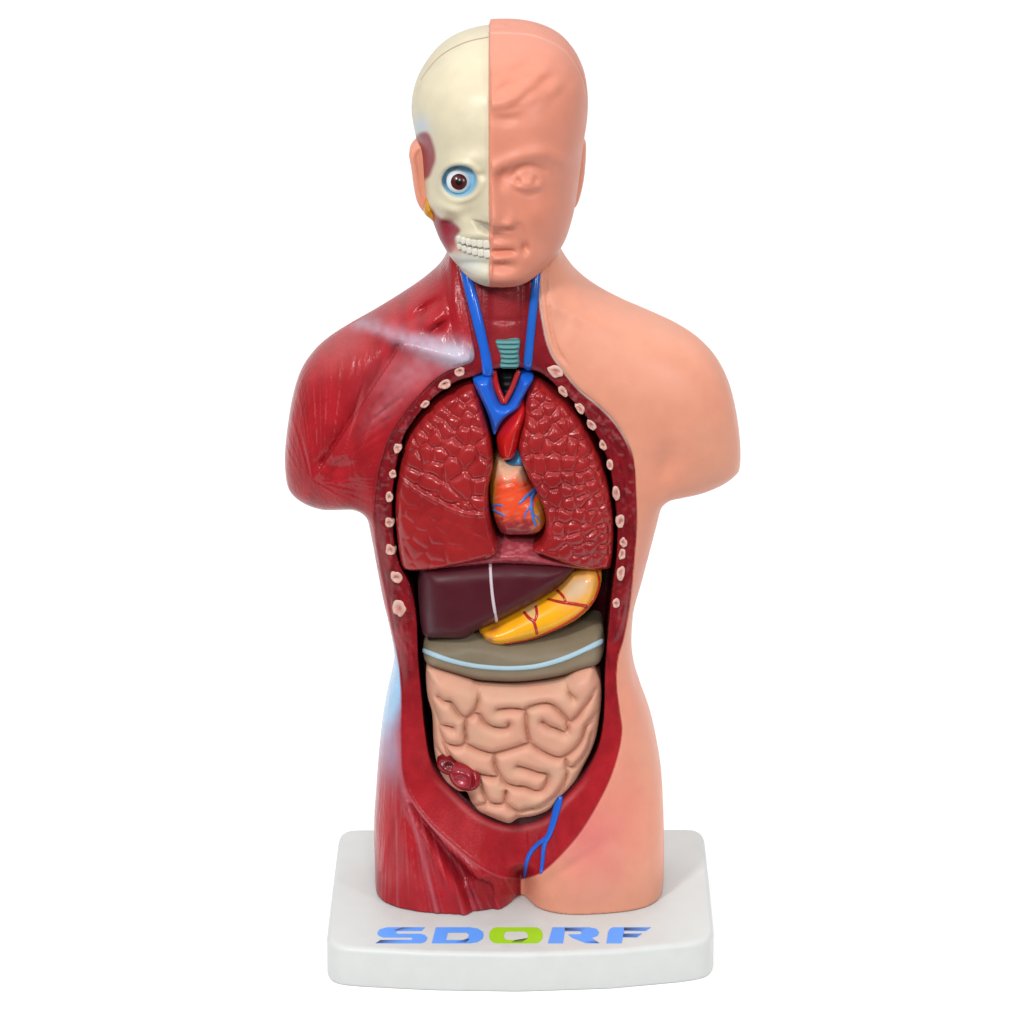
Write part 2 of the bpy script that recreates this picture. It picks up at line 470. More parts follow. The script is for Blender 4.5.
for pl, a, w in (([(398, 735), (402, 780), (420, 845), (437, 912)], 0.5, 2.0), ([(404, 775), (425, 812), (452, 858), (480, 905)], 0.35, 2.4), ([(404, 790), (430, 824), (476, 868)], 0.35, 2.0)):
    mus = mix(mus, [0.56, 0.16, 0.20], a * np.exp(-(seg_dist(bx, by, spline(pl, 6, False)) / w) ** 2) * front)
mus = mix(mus, DRED * 1.2, 0.75 * sstep(-1, 4, poly_sdf(bx, by, BAND)) * front)  # recessed thigh band painted darker maroon, groove shade put into the colour
an_v = np.arctan2(by - 690, bx - 395); ra_v = np.hypot(bx - 395, by - 690)
mus = mix(mus, [0.55, 0.12, 0.16], 0.40 * sstep(0.62, 0.9, vnoise(an_v * 150, ra_v / 70, 24)) * sstep(775, 820, by) * front)
an_v = np.arctan2(by - 520, bx - 322); ra_v = np.hypot(bx - 322, by - 520)
mus = mix(mus, [0.60, 0.16, 0.16], 0.35 * sstep(0.70, 0.9, vnoise(an_v * 80, ra_v / 70, 25)) * sstep(380, 400, by) * sstep(480, 450, by) * (bx < 375) * front)
rim = np.tile(DRED, (len(bv), 1)) * (0.75 + 0.6 * vnoise(vA / 2.5, by / 10 + bx / 15, 26))[:, None]
rim = mix(rim, RED * 1.02, sstep(640, 760, by) * 0.95)
rim = mix(rim, RED * 0.9, sstep(0.55, 0.85, n2(14, 27)) * 0.5)
rim = mix(rim, [0.52, 0.10, 0.11], 0.55 * sstep(0.6, 0.85, vnoise(bx / 3.4, by / 3.4, 12)) * np.exp(-((vA - 9) / 7) ** 2) * chest[ix, iz] * sstep(545, 490, by))
rim = mix(rim, [0.26, 0.012, 0.020], sstep(372, 360, by) * 0.8)
rim = mix(rim, [0.36, 0.03, 0.035], sstep(372, 355, by) * np.exp(-((bx - 505) / 15) ** 2) * 0.6)
rim = mix(rim, [0.80, 0.52, 0.44], sstep(3.6, 2.2, vA) * sstep(462, 430, by) * (bx > 520))
rim = mix(rim, [0.55, 0.20, 0.22], sstep(2.6, 1.2, vA) * sstep(780, 840, by) * 0.7)
rim = mix(rim, [0.62, 0.20, 0.20], np.exp(-((vC + 3) / 2.2) ** 2) * sstep(770, 800, by) * 0.35)  # highlight on the rounded pelvic lip, painted as a paler line
rim = mix(rim, [0.08, 0.006, 0.010], sstep(0.0, 3.0, vC))  # cavity lining painted near black, shade of the gaps put into the colour
def bil(A):
    gx = np.clip((bv[:, 0] - xs[0]) / H, 0, len(xs) - 1.001); gz = np.clip((bv[:, 2] - zs[0]) / H, 0, len(zs) - 1.001)
    i0 = gx.astype(int); k0 = gz.astype(int); a = gx - i0; b = gz - k0
    return (A[i0, k0] * (1 - a) + A[i0 + 1, k0] * a) * (1 - b) + (A[i0, k0 + 1] * (1 - a) + A[i0 + 1, k0 + 1] * a) * b
dAv = bil(dA); tv_ = bil(t)
mid = 505 + 16 * sstep(700, 880, by)
sk_side = bx > mid
m_sk = sstep(-0.9, 0.9, bx - mid)
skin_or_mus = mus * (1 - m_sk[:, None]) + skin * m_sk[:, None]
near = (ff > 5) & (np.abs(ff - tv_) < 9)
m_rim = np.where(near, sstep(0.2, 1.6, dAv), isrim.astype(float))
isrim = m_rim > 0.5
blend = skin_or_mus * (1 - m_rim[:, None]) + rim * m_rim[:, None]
frim = isrim[bf].sum(1) >= 2
fsk = (~frim) & (sk_side[bf].sum(1) >= 2)
fmu = ~(frim | fsk)

torso = thing('anatomical_torso', 'painted half skinless human torso model with open chest, fixed on a white base', 'anatomy model')
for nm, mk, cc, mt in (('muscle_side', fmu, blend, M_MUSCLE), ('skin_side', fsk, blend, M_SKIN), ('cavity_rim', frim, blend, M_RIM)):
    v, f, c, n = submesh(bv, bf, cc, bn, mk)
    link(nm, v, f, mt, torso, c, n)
BODY_BVH = bvh_of((bv, bf))

# ------------------------------------------------------------------ generic moulded piece
def piece(name, outline, mat, parent, fb, T, r, paint, fref=None, disp=None, dome=None, h=1.0, smooth=4, it=1, gap=3, tw=(0.12, 0.22, 0.34), soft=10, dsoft=0):
    """a moulded piece whose face outline is known; flat back at depth fb, rounded front of height T"""
    ol = spline(outline, smooth) if smooth else np.array(outline, float)
    fr = fb + T * 0.75 if fref is None else fref
    ex, ez = unproj(ol[:, 0], ol[:, 1], fr)
    X = np.arange(ex.min() - gap, ex.max() + gap, h); Z = np.arange(ez.min() - gap, ez.max() + gap, h)
    XX, ZZ = np.meshgrid(X, Z, indexing='ij')
    px, py = project(XX, fr, ZZ)
    d = poly_sdf(px, py, ol)
    Hh = dome(px, py) - fb if dome is not None else np.full(d.shape, float(T))
    # steepness of the side wall: low at upward facing rims, a true wall at sides and undersides
    gx_, gz_ = np.gradient(d)
    for _ in range(6):
        gz_ = 0.2 * (gz_ + np.roll(gz_, 1, 0) + np.roll(gz_, -1, 0) + np.roll(gz_, 1, 1) + np.roll(gz_, -1, 1))
    gn_ = np.clip(gz_ / h, -1, 1)
    t0 = np.interp(gn_, [-0.8, 0.0, 0.8], tw)
    tq = d / r + t0
    pr = np.where(tq < 0, 2 * tq, np.where(tq < 1, 1 - (1 - tq) ** 2, 1))
    for _ in range(int(soft / h)):
        pb = 0.2 * (pr + np.roll(pr, 1, 0) + np.roll(pr, -1, 0) + np.roll(pr, 1, 1) + np.roll(pr, -1, 1))
        pr = np.where(d > 1.5, pb, pr)
    dl = disp(px, py, d) * np.clip(d / r * 2, 0, 1) if disp is not None else np.zeros_like(d)
    for _ in range(dsoft):
        dl = 0.2 * (dl + np.roll(dl, 1, 0) + np.roll(dl, -1, 0) + np.roll(dl, 1, 1) + np.roll(dl, -1, 1))
    hi = Hh.max() + (dl.max() if disp is not None else 0) + 3
    Y = np.arange(-(fb + hi), -(fb - 3), h)
    g = -Y[None, :, None] - fb
    gd_ = np.maximum(g - dl[:, None, :], 0)
    F = (gd_ ** 2 - (Hh ** 2 * pr)[:, None, :]) / (2 * np.maximum(Hh, 4))[:, None, :]
    F = np.maximum(np.maximum(F, -g), -d[:, None, :])
    v, f = surface_nets(F.astype(np.float32), (X[0], Y[0], Z[0]), h)
    if it:
        v = relax(v, f, it, 0.4)
    n = vnormals(v, f)
    qx, qy = project(v[:, 0], -v[:, 1], v[:, 2])
    c = paint(qx, qy) if callable(paint) else np.tile(np.asarray(paint, float), (len(v), 1))
    o = link(name, v, f, mat, parent, c, n)
    return o, bvh_of((v, f))

def tube(name, P, R, mat, parent, color, seg=10, flat=1.0, normals=None):
    """tapered closed tube along 3-D points"""
    P = np.asarray(P, float); N = len(P)
    R = np.interp(np.linspace(0, 1, N), np.linspace(0, 1, len(R)), R)
    T = np.gradient(P, axis=0); T /= np.linalg.norm(T, axis=1)[:, None] + 1e-9
    verts = []; faces = []
    for i in range(N):
        nrm = np.array(normals[i]) if normals is not None else np.array([0, -1.0, 0])
        b = np.cross(T[i], nrm); b /= np.linalg.norm(b) + 1e-9
        nn = np.cross(b, T[i])
        for k in range(seg):
            a = 2 * math.pi * k / seg
            verts.append(P[i] + R[i] * (math.cos(a) * b + flat * math.sin(a) * nn))
    for i in range(N - 1):
        for k in range(seg):
            a, b_ = i * seg + k, i * seg + (k + 1) % seg
            faces.append([a, b_, b_ + seg, a + seg])
    for i, s in ((0, -1), (N - 1, 1)):
        verts.append(P[i] + s * T[i] * R[i] * 0.6); ci = len(verts) - 1
        for k in range(seg):
            a, b_ = i * seg + k, i * seg + (k + 1) % seg
            faces.append([ci, b_, a] if s < 0 else [ci, a, b_])
    # outward orientation
    v = np.array(verts)
    q = faces[0]; nf = np.cross(v[q[1]] - v[q[0]], v[q[2]] - v[q[0]])
    if nf.dot(v[q[0]] - P[0]) < 0:
        faces = [f[::-1] for f in faces]
    return link(name, v, faces, mat, parent, np.tile(np.asarray(color, float), (len(v), 1)))

def drape(name, bvh, path, R, mat, parent, color, lift=0.3, flat=0.6, n=8, extend=0.0):
    pts = spline(path, n, False)
    P, Nn = [], []
    for x, y in pts:
        loc, nor = hit(bvh, x, y)
        if loc is None:
            continue
        P.append(np.array(loc) + np.array(nor) * lift); Nn.append(np.array(nor))
    if extend:
        P.append(P[-1] + extend * (P[-1] - P[-4]) / np.linalg.norm(P[-1] - P[-4])); Nn.append(Nn[-1])
    P = np.array(P); Nn = np.array(Nn)
    for _ in range(3):
        P[1:-1] = 0.5 * P[1:-1] + 0.25 * (P[2:] + P[:-2]); Nn[1:-1] = 0.5 * Nn[1:-1] + 0.25 * (Nn[2:] + Nn[:-2])
    return tube(name, P, R, mat, parent, color, flat=flat, normals=Nn)

# ------------------------------------------------------------------ head
HH = 1.15
hx = np.arange(-112, 90, HH); hz = np.arange(unproj(512, 300, 0)[1], unproj(512, 12, 0)[1], HH); hy = np.arange(-140, 108, HH)
HX, HZ = np.meshgrid(hx, hz, indexing='ij')
_, q0 = project(0.0, 0.0, hz)
ZS = 12                          # smoothing of profile tables
def prof(tab, square=True, q0=None):
    tq = np.array(tab, float)
    v = tq[:, 1] ** 2 if square else tq[:, 1]
    a = np.interp(q0, tq[:, 0], v)
    k = np.exp(-np.linspace(-2, 2, 2 * ZS + 1) ** 2); k /= k.sum()
    b = np.convolve(np.pad(a, ZS, mode='edge'), k, 'valid')
    e = np.minimum(sstep(tq[0, 0], tq[0, 0] + 14, q0), sstep(tq[-1, 0], tq[-1, 0] - 12, q0))
    a = a * (1 - e) + b * e
    return np.sqrt(np.maximum(a, 1e-3)) if square else a
LR = [(25, 499, 499.3), (26, 493, 505), (29, 478, 534), (33, 464, 544), (40, 449, 557), (47, 440, 564), (60, 430, 573), (75, 421, 579), (92, 416, 581.5), (107, 414.5, 581.5), (120, 416.5, 580.5), (140, 420.5, 577.5),
      (165, 424, 575), (190, 428, 572), (205, 432, 569), (216, 436.5, 566), (228, 441, 562), (239, 449, 555), (250, 458, 545), (256, 468, 534), (261, 480, 523), (266, 495, 507)]
FRT = [(25, 0.2), (26, 6), (29, 34), (33, 52), (40, 68), (47, 79), (60, 91), (75, 99), (100, 105), (140, 106), (165, 103), (190, 102), (220, 101), (239, 101), (250, 99), (256, 95), (261, 87), (266, 74)]
BKT = [(25, 0.2), (26, 6), (29, 36), (40, 72), (60, 90), (100, 98), (140, 96), (180, 84), (210, 62), (230, 44), (250, 22), (258, 6), (269, 0.5)]
sx_ = sstep(-22.6, -20.9, HX)
def tables(qq):
    Wd = prof([(a, (c - b) / 2) for a, b, c in LR], True, qq); Cx = prof([(a, (c + b) / 2 - 512) for a, b, c in LR], False, qq)
    Fr = prof(FRT, True, qq); Bk = prof(BKT, True, qq)
    Bk = np.where(qq > 250, Bk - 75 * sstep(246, 266, qq), Bk)
    return Wd, Cx, (Fr - Bk) / 2, np.maximum((Fr + Bk) / 2, 6)
q_skin = q0 + 1.5 * sstep(110, 40, q0)
q_bone = q0 - 3.5 * sstep(110, 40, q0)
Wd, Cx, Fc, Dd = (b[None, :] * (1 - sx_) + a[None, :] * sx_ for a, b in zip(tables(q_skin), tables(q_bone)))
P_ = 2.25
rx = np.abs(HX - Cx) / Wd
ffr = Fc + Dd * np.maximum(1 - rx ** P_, 0) ** (1 / P_)
hpx, hpy = project(HX, ffr, HZ)
sk = sstep(489.6, 491.2, hpx - 0.008 * (hpy - 20))         # 1 on the skin half
g = lambda *a: gauss(hpx, hpy, *a)
Ds = np.zeros_like(ffr)
hair = spline([(480, 106), (494, 112), (507, 114), (522, 108), (540, 98), (560, 90), (590, 84)], 6, False)
hl = np.interp(hpx, hair[:, 0], hair[:, 1])
Ds += 2.4 * sstep(hl + 5, hl - 9, hpy) * sstep(40, 75, hpy) * sstep(575, 530, hpx)
Ds += 2.2 * (vnoise(hpx / 13 + 0.6 * np.sin(hpy / 9), hpy / 8, 90) - 0.5) * sstep(hl + 2, hl - 8, hpy) * sstep(45, 70, hpy)
Ds += 2.5 * g(506, 107, 13, 7)
Ds -= 2.2 * g(507, 118, 13, 6)
brow = seg_dist(hpx, hpy, spline([(497, 166), (512, 159), (530, 153), (548, 152), (562, 158)], 6, False))
Ds += 3.6 * np.exp(-(brow / 7) ** 2)
Ds -= 7.0 * g(521, 173, 22, 10, -8) + 4.5 * g(502, 176, 6, 9)
Ds += 7.0 * g(528, 180, 12, 8)
lid = seg_dist(hpx, hpy, spline([(515, 182), (520, 174), (529, 171), (538, 174), (543, 181)], 6, False))
Ds += 1.8 * np.exp(-(lid / 2.0) ** 2)
Ds -= 1.6 * np.exp(-(seg_dist(hpx, hpy, spline([(512, 176), (520, 167), (532, 165), (545, 170)], 6, False)) / 2.0) ** 2)
Ds -= 5.0 * g(517.5, 180.5, 3, 2.8) + 4.0 * g(535.5, 179, 2.6, 3.4) + 1.0 * g(526, 178, 2, 2.5)
Ds += 1.5 * np.exp(-(seg_dist(hpx, hpy, spline([(514, 183), (526, 187), (540, 184)], 6, False)) / 1.6) ** 2)
Ds -= 1.3 * np.exp(-(seg_dist(hpx, hpy, spline([(516, 190), (527, 194), (540, 191)], 6, False)) / 1.8) ** 2)
nose_r = np.interp(hpy, [158, 172, 200, 213, 220, 229, 238], [2, 5, 12, 17, 17, 7, 0])
nose_w = np.interp(hpy, [158, 180, 205, 222, 232], [9, 9, 13, 18, 18])
Ds += nose_r * np.exp(-((hpx - 490) / nose_w) ** 2)
Ds += 5.5 * g(509, 221, 6, 5.5) - 5.0 * g(507, 227.5, 6, 2.2) - 2.5 * g(497, 233, 6, 2.2) - 1.6 * g(517, 219, 3, 7)
Ds -= 2.8 * np.exp(-(seg_dist(hpx, hpy, spline([(519, 224), (523, 236), (525, 249)], 6, False)) / 3.2) ** 2)
Ds -= 5.0 * g(525, 248, 4.5, 6)
Ds += 5.0 * g(499, 243, 13, 5) + 6.0 * g(499, 256.5, 13, 4.5) - 4.5 * g(502, 265.5, 13, 4.5) + 5.5 * g(502, 278, 17, 8)
mouth = seg_dist(hpx, hpy, spline([(488, 250), (497, 251.5), (505, 250.5), (513, 251)], 6, False))
Ds -= 5.0 * np.exp(-(mouth / 2.2) ** 2)
Ds += 4.5 * g(540, 212, 17, 15) - 2 * g(545, 245, 10, 14)
def soften(A, it):
    for _ in range(it):
        A = 0.2 * (A + np.roll(A, 1, 0) + np.roll(A, -1, 0) + np.roll(A, 1, 1) + np.roll(A, -1, 1))
    return A
Ds = soften(Ds, 3) * 0.92
for cx_, cy_, a_, rot_ in ((500, 78, 1.6, -30), (520, 88, 1.8, -35), (540, 72, 1.5, -40), (512, 60, 1.3, -30), (556, 84, 1.2, -50), (505, 98, 1.6, -10)):
    Ds += a_ * g(cx_, cy_, 16, 5, rot_) - 0.8 * a_ * g(cx_ + 4, cy_ + 9, 15, 4, rot_)
Dk = np.zeros_like(ffr)
sock = ((hpx - 459.5) / 17.0) ** 2 + ((hpy - 181) / 15.5) ** 2
Dk -= 13 * sstep(1.15, 0.66, sock)
Dk += 3.0 * np.exp(-((np.sqrt(sock) - 1.25) / 0.2) ** 2)
Dk += 4.0 * g(464, 160, 22, 8, -6)
Dk -= 11 * g(421, 158, 9, 24)
Dk += 8.0 * g(446, 206, 15, 6.5, 22) + 3 * g(432, 196, 6, 12)
Dk -= 13 * g(450, 228, 9, 8, 30) + 7 * g(450, 241, 7, 8)
Dk -= 4.5 * g(468, 215, 8, 8)
Dk -= 3.5 * g(481, 175, 5, 4)
nb = np.interp(hpy, [160, 175, 200, 214, 222, 234], [1, 3, 8, 10, 6, 1]); Dk += nb * np.exp(-((hpx - 491) / 9) ** 2)
ap = poly_sdf(hpx, hpy, np.array([(473, 221), (481, 221.5), (496, 223), (496, 234), (487, 233.5), (479, 229)], float))
Dk -= 5 * sstep(-2.5, 3.0, ap)
Dk += 4.0 * g(476, 235, 14, 5) - 3.5 * g(478, 264, 20, 3.5) + 5 * g(483, 275, 16, 8)
Dk -= 2.5 * g(478, 247, 14, 9)
Dh = Ds * sk + Dk * (1 - sk)
f3 = -hy[None, :, None]
Fw = np.clip((f3 - 5) / 35, 0, 1)
g3 = f3 - Dh[:, None, :] * Fw
F = (rx[:, None, :] ** P_ + (np.abs(g3 - Fc[:, None, :]) / Dd[:, None, :]) ** P_) ** (1 / P_) - 1
F = F * 70
F = F - 3.2 * sx_[:, None, :]
top = sstep(150, 110, q0)
F = F + (1.8 * np.exp(-((f3 - 24) / 1.3) ** 2)) * top[None, None, :]
F = np.maximum(F, np.maximum(15 - q0, q0 - 264)[None, None, :])
v, f = surface_nets(F.astype(np.float32), (hx[0], hy[0], hz[0]), HH)
del F
v = relax(v, f, 1, 0.4)
n = vnormals(v, f)
qx, qy = project(v[:, 0], -v[:, 1], v[:, 2]); fv = -v[:, 1]
HEAD_BVH = bvh_of((v, f))
fr_ = fv > 0
bone = np.tile(BONE, (len(v), 1))
bone = mix(bone, [0.66, 0.70, 0.68], gauss(qx, qy, 462, 262, 30, 16) * 0.75)
bone = mix(bone, [0.60, 0.68, 0.74], gauss(qx, qy, 421, 128, 9, 13) * 0.9)
bone = mix(bone, [0.30, 0.02, 0.035], sstep(-3, 2, poly_sdf(qx, qy, spline([(416, 136), (427, 133), (433, 145), (435, 158), (432, 169), (427, 178), (412, 182), (402, 150)]))))
bone = mix(bone, [0.33, 0.03, 0.05], sstep(-2.5, 2, poly_sdf(qx, qy, spline([(428, 208), (440, 218), (452, 222), (460, 230), (455, 238), (456, 247), (450, 253), (436, 254), (424, 230)]))) * sstep(-0.4, 0.3, np.where(fr_, 1, -1)))
bone = mix(bone, [0.70, 0.30, 0.22], gauss(qx, qy, 457, 249, 6, 5) * 0.8)
bone = mix(bone, [0.28, 0.60, 0.82], sstep(1.12, 0.85, np.sqrt(((qx - 459.5) / 17.5) ** 2 + ((qy - 181) / 16) ** 2)))
apv = poly_sdf(qx, qy, np.array([(473, 221), (481, 221.5), (496, 223), (496, 234), (487, 233.5), (479, 229)], float))
bone = mix(bone, [0.46, 0.42, 0.33], 0.8 * sstep(-1, 3, apv))
bone = mix(bone, [0.30, 0.16, 0.07], np.exp(-((fv - 24) / 1.6) ** 2) * (qy < 80) * 0.9)
# back half of the skinless side is dressed with muscle behind the ear
bone = mix(bone, RED, sstep(5, -15, fv) * sstep(150, 170, qy))
fsk_ = np.tile(SKIN * np.array([0.90, 0.82, 0.84]), (len(v), 1))
fsk_ = mix(fsk_, SKIN * np.array([0.92, 0.74, 0.72]), gauss(qx, qy, 503, 250, 16, 9) * 0.6 + gauss(qx, qy, 540, 215, 16, 14) * 0.4)
fsk_ = mix(fsk_, [0.80, 0.45, 0.34], np.exp(-((fv - 28) / 2.5) ** 2) * (qy < 105) * 0.7)
issk = v[:, 0] > -21.9
capv = fv < 24
fs = issk[f].sum(1) >= 2
fcap = (capv[f].sum(1) >= 2) & ((qy[f].mean(1)) < 122)
heads = {}
for nm, mk, cc, mt in (('skull', ~fs & ~fcap, bone, M_BONE), ('face_skin', fs & ~fcap, fsk_, M_SKIN),
                       ('skull_cap', ~fs & fcap, bone, M_BONE), ('scalp', fs & fcap, fsk_, M_SKIN)):
    a, b, c, d = submesh(v, f, cc, n, mk)
    heads[nm] = link(nm, a, b, mt, torso, c, d)

# ears and salivary gland
def ear_disp(px, py, d):
    return -3.0 * sstep(3, 8, d)
piece('ear', [(421, 140), (413, 145), (409, 154), (411, 167), (413.5, 186), (417, 201), (424, 211), (431, 213), (433, 200), (434, 182), (430, 160), (427, 146)], M_SKIN, torso, 8, 30, 6, SKIN, disp=ear_disp, fref=26)
piece('ear', [(576, 141), (582, 139.5), (586, 145), (586, 158), (584.5, 176), (582, 190), (578, 203), (573, 208), (568, 200), (568, 165)], M_SKIN, torso, -6, 22, 5, SKIN, fref=8)
piece('salivary_gland', [(426, 199), (431, 200), (436, 208), (441, 220), (437, 224), (430, 217.5), (423.5, 211)], M_GLOSS, torso, 24, 30, 6, [0.62, 0.27, 0.015], fref=42,
      disp=lambda px, py, d: 1.5 * vnoise(px / 3, py / 3, 31))

# eye
def sphere(name, c, R, mat, parent, color, axis=(0, -1, 0), cap=math.pi, nu=32, nv=18, squash=1.0):
    ax = Vector(axis).normalized(); q = Vector((0, 0, 1)).rotation_difference(ax)
    V = []; Fs = []
    for j in range(nv + 1):
        th = cap * j / nv
        for i in range(nu):
            a = 2 * math.pi * i / nu
            p = Vector((math.sin(th) * math.cos(a), math.sin(th) * math.sin(a), math.cos(th) * squash)) * R
            V.append(np.array(c) + np.array(q @ p))
    for j in range(nv):
        for i in range(nu):
            a, b = j * nu + i, j * nu + (i + 1) % nu
            Fs.append([a, a + nu, b + nu, b])
    return link(name, np.array(V), np.array(Fs), mat, parent, np.tile(np.asarray(color, float), (len(V), 1)))
sl, sn = hit(HEAD_BVH, 459, 181)
ec = np.array(sl) + np.array((0, -1.5, 0.5))
lookdir = (0.0, -0.985, 0.17)
eye = sphere('eyeball', ec, 12.2, M_GLOSS, torso, [0.80, 0.86, 0.90], lookdir)
sphere('iris', ec, 12.6, M_GLOSS, eye, [0.085, 0.010, 0.010], lookdir, cap=0.66, nv=8)
sphere('pupil', ec, 12.9, M_GLOSS, eye, [0.006, 0.005, 0.005], lookdir, cap=0.25, nv=5)

# teeth
def tooth(cx, cy, w, hgt, tilt=0):
    loc, nor = hit(HEAD_BVH, cx, cy)
    if loc is None:
        return
    nor = Vector((nor.x * 0.6, -1, 0.12)).normalized()
    up = Vector((0, 0, 1)); up = (up - nor * up.dot(nor)).normalized(); rt = up.cross(nor) * -1
    ca, sa = math.cos(tilt), math.sin(tilt)
    V = []; Fs = []; nu, nv = 16, 9
    for j in range(nv + 1):
        th = math.pi * j / nv
        for i in range(nu):
            a = 2 * math.pi * i / nu
            e = lambda t_: math.copysign(abs(t_) ** 0.55, t_)
            x = e(math.sin(th)) * e(math.cos(a)) * w / 2; y = e(math.sin(th)) * e(math.sin(a)) * hgt / 2; zz = e(math.cos(th)) * 2.4
            x, y = x * ca - y * sa, x * sa + y * ca
            V.append(np.array(Vector(loc) + nor * 1.0 + rt * x + up * y + nor * zz))
    for j in range(nv):
        for i in range(nu):
            a, b = j * nu + i, j * nu + (i + 1) % nu
            Fs.append([a, a + nu, b + nu, b])
    V = np.array(V); cc = V.mean(0)
    q = Fs[nu * 4]
    if np.cross(V[q[1]] - V[q[0]], V[q[2]] - V[q[0]]).dot(V[q[0]] - cc) < 0:
        Fs = [s[::-1] for s in Fs]
    link('tooth', V, np.array(Fs), M_SATIN, heads['skull'], np.tile([0.74, 0.70, 0.60], (len(V), 1)))
for i, x in enumerate((487, 480.6, 474.6, 469, 464, 459.8)):
    w = 7.6 - 0.45 * i
    tooth(x, 243.8 - 0.10 * i * i - 0.5 * i, w, 8.6 - 0.3 * i, -0.10 - 0.03 * i)
    tooth(x + 0.7, 253.5 - 0.13 * i * i - 0.8 * i, w, 8.2 - 0.4 * i, -0.14 - 0.03 * i)

# ------------------------------------------------------------------ neck
drape('neck_vein', BODY_BVH, [(465, 262), (468, 280), (474, 305), (481, 335), (486, 358), (487.5, 370)], [5.2, 5.6, 5.2, 5.8], M_GLOSS, torso, BLUE, lift=0.5, flat=0.75, extend=4)
drape('neck_vein', BODY_BVH, [(537.5, 262), (535, 290), (531.5, 325), (529, 352), (527.5, 370)], [4.2, 4.2, 4.4, 4.8], M_GLOSS, torso, BLUE * np.array([1, 1, 0.85]), lift=0.5, flat=0.8, extend=4)
tl, _ = hit(BODY_BVH, 507, 354)
piece('trachea', [(495.5, 340.5), (507, 339), (519.5, 340), (519, 352), (518.5, 367), (508, 368.5), (500, 367), (499.5, 354)], M_SATIN, torso, -tl.y - 10, 14, 9,
      lambda qx, qy: mix(np.tile([0.055, 0.20, 0.21], (len(qx), 1)), [0.16, 0.38, 0.38], 0.5 + 0.5 * np.sin((qy - 341) * 2 * math.pi / 4.7)), fref=-tl.y,
      disp=lambda px, py, d: 1.5 * np.sin((py - 341) * 2 * math.pi / 4.7), h=0.7)

# ------------------------------------------------------------------ ribs cut ends round the opening
RIBS = [(460, 371, 6, 6, 0), (445, 384, 8, 6, -30), (425, 404, 6, 4, -40), (401, 449, 5, 6, 0), (395, 474, 4, 5.5, 0), (392.5, 497, 4.5, 6.5, 0), (391, 522, 5.5, 7, 0),
        (393, 549, 6, 7, 0), (396.5, 577, 7, 7.5, 0), (399.5, 608, 7.5, 10, 10),
        (556, 371, 10, 7, 38), (563, 391, 7.5, 4.5, 48), (580, 408, 7.5, 4.5, 52), (591.5, 424.5, 8, 4.5, 55), (603, 445, 7, 4, 70), (609, 465, 6.5, 3.8, 80),
        (616.5, 493, 9, 4.8, 85), (620.5, 521, 9, 5, 92), (623, 542, 6, 4.6, 90), (622, 554, 6.5, 4, 95), (620.5, 573, 9, 4.8, 100), (616, 603, 5.5, 4.5, 95)]
for i, (cx, cy, a, b, rot) in enumerate(RIBS):
    a *= 0.9; b *= 0.9
    for _ in range(12):
        lim = 0.55 * min(a, b)
        if poly_sdf(np.array([cx]), np.array([cy]), CAV_S)[0] < -lim:
            break
        e0 = poly_sdf(np.array([cx + 1, cx - 1, cx, cx]), np.array([cy, cy, cy + 1, cy - 1]), CAV_S)
        gg = np.array([e0[0] - e0[1], e0[2] - e0[3]]); gg /= np.linalg.norm(gg) + 1e-9
        cx, cy = cx - gg[0] * 0.6, cy - gg[1] * 0.6
    loc, nor = hit(BODY_BVH, cx, cy)
    nor = (nor * 0.5 + Vector((0, -1, 0.15))).normalized()
    up = Vector((0, 0, 1)); up = (up - nor * up.dot(nor)).normalized(); rt = nor.cross(up) * -1
    th = math.radians(-rot); ex = rt * math.cos(th) + up * math.sin(th); ey = -rt * math.sin(th) + up * math.cos(th)
    V = []; Cc = []; nu, nr = 28, 12
    for j in range(nr + 1):
        s = j / nr
        for k in range(nu):
            an = 2 * math.pi * k / nu
            wob = 1 + 0.20 * (vnoise(np.array([math.cos(an) * 1.6 + i * 3.1]), np.array([math.sin(an) * 1.6 + i]), 40)[0] - 0.5) * 2
            rr = s * wob
            bumpy = (vnoise(np.array([rr * math.cos(an) * 2.6 + i * 7]), np.array([rr * math.sin(an) * 2.6]), 41)[0] - 0.5)
            hgt = (2.6 * math.sqrt(max(0, 1 - s ** 4)) - 2.0 * math.exp(-(s / 0.45) ** 2) + 2.4 * bumpy * (1 - s * s)) - (3.0 if j == nr else 0)
            V.append(np.array(Vector(loc) + ex * (rr * a * math.cos(an)) + ey * (rr * b * math.sin(an)) + nor * hgt))
            m = min(1, max(0, math.exp(-(s / 0.5) ** 2) * 0.7 + 0.5 * bumpy))
            Cc.append(np.array([0.80, 0.52, 0.43]) * (1 - m) + np.array([0.50, 0.10, 0.10]) * m)
    Fs = [[j * nu + k, (j + 1) * nu + k, (j + 1) * nu + (k + 1) % nu, j * nu + (k + 1) % nu] for j in range(nr) for k in range(nu)]
    V = np.array(V); q = Fs[nu * 3]
    if np.cross(V[q[1]] - V[q[0]], V[q[2]] - V[q[0]]).dot(np.array(nor)) < 0:
        Fs = [s[::-1] for s in Fs]
    link('rib_end', V, np.array(Fs), M_SATIN, torso, np.array(Cc))

# groin vein
drape('groin_vein', BODY_BVH, [(560, 797), (556, 812), (551, 830), (546, 841)], [4.2, 4.0, 3.4, 3.0], M_GLOSS, torso, BLUE, lift=0.6, flat=0.7)
drape('groin_vein', BODY_BVH, [(547, 838), (536, 846), (528, 858), (525, 876)], [2.8, 2.6, 2.5, 2.0], M_GLOSS, torso, BLUE, lift=0.6, flat=0.7)
drape('groin_vein', BODY_BVH, [(547, 838), (544, 848), (543, 860), (541.5, 873)], [2.8, 2.6, 2.4, 2.0], M_GLOSS, torso, BLUE, lift=0.6, flat=0.7)

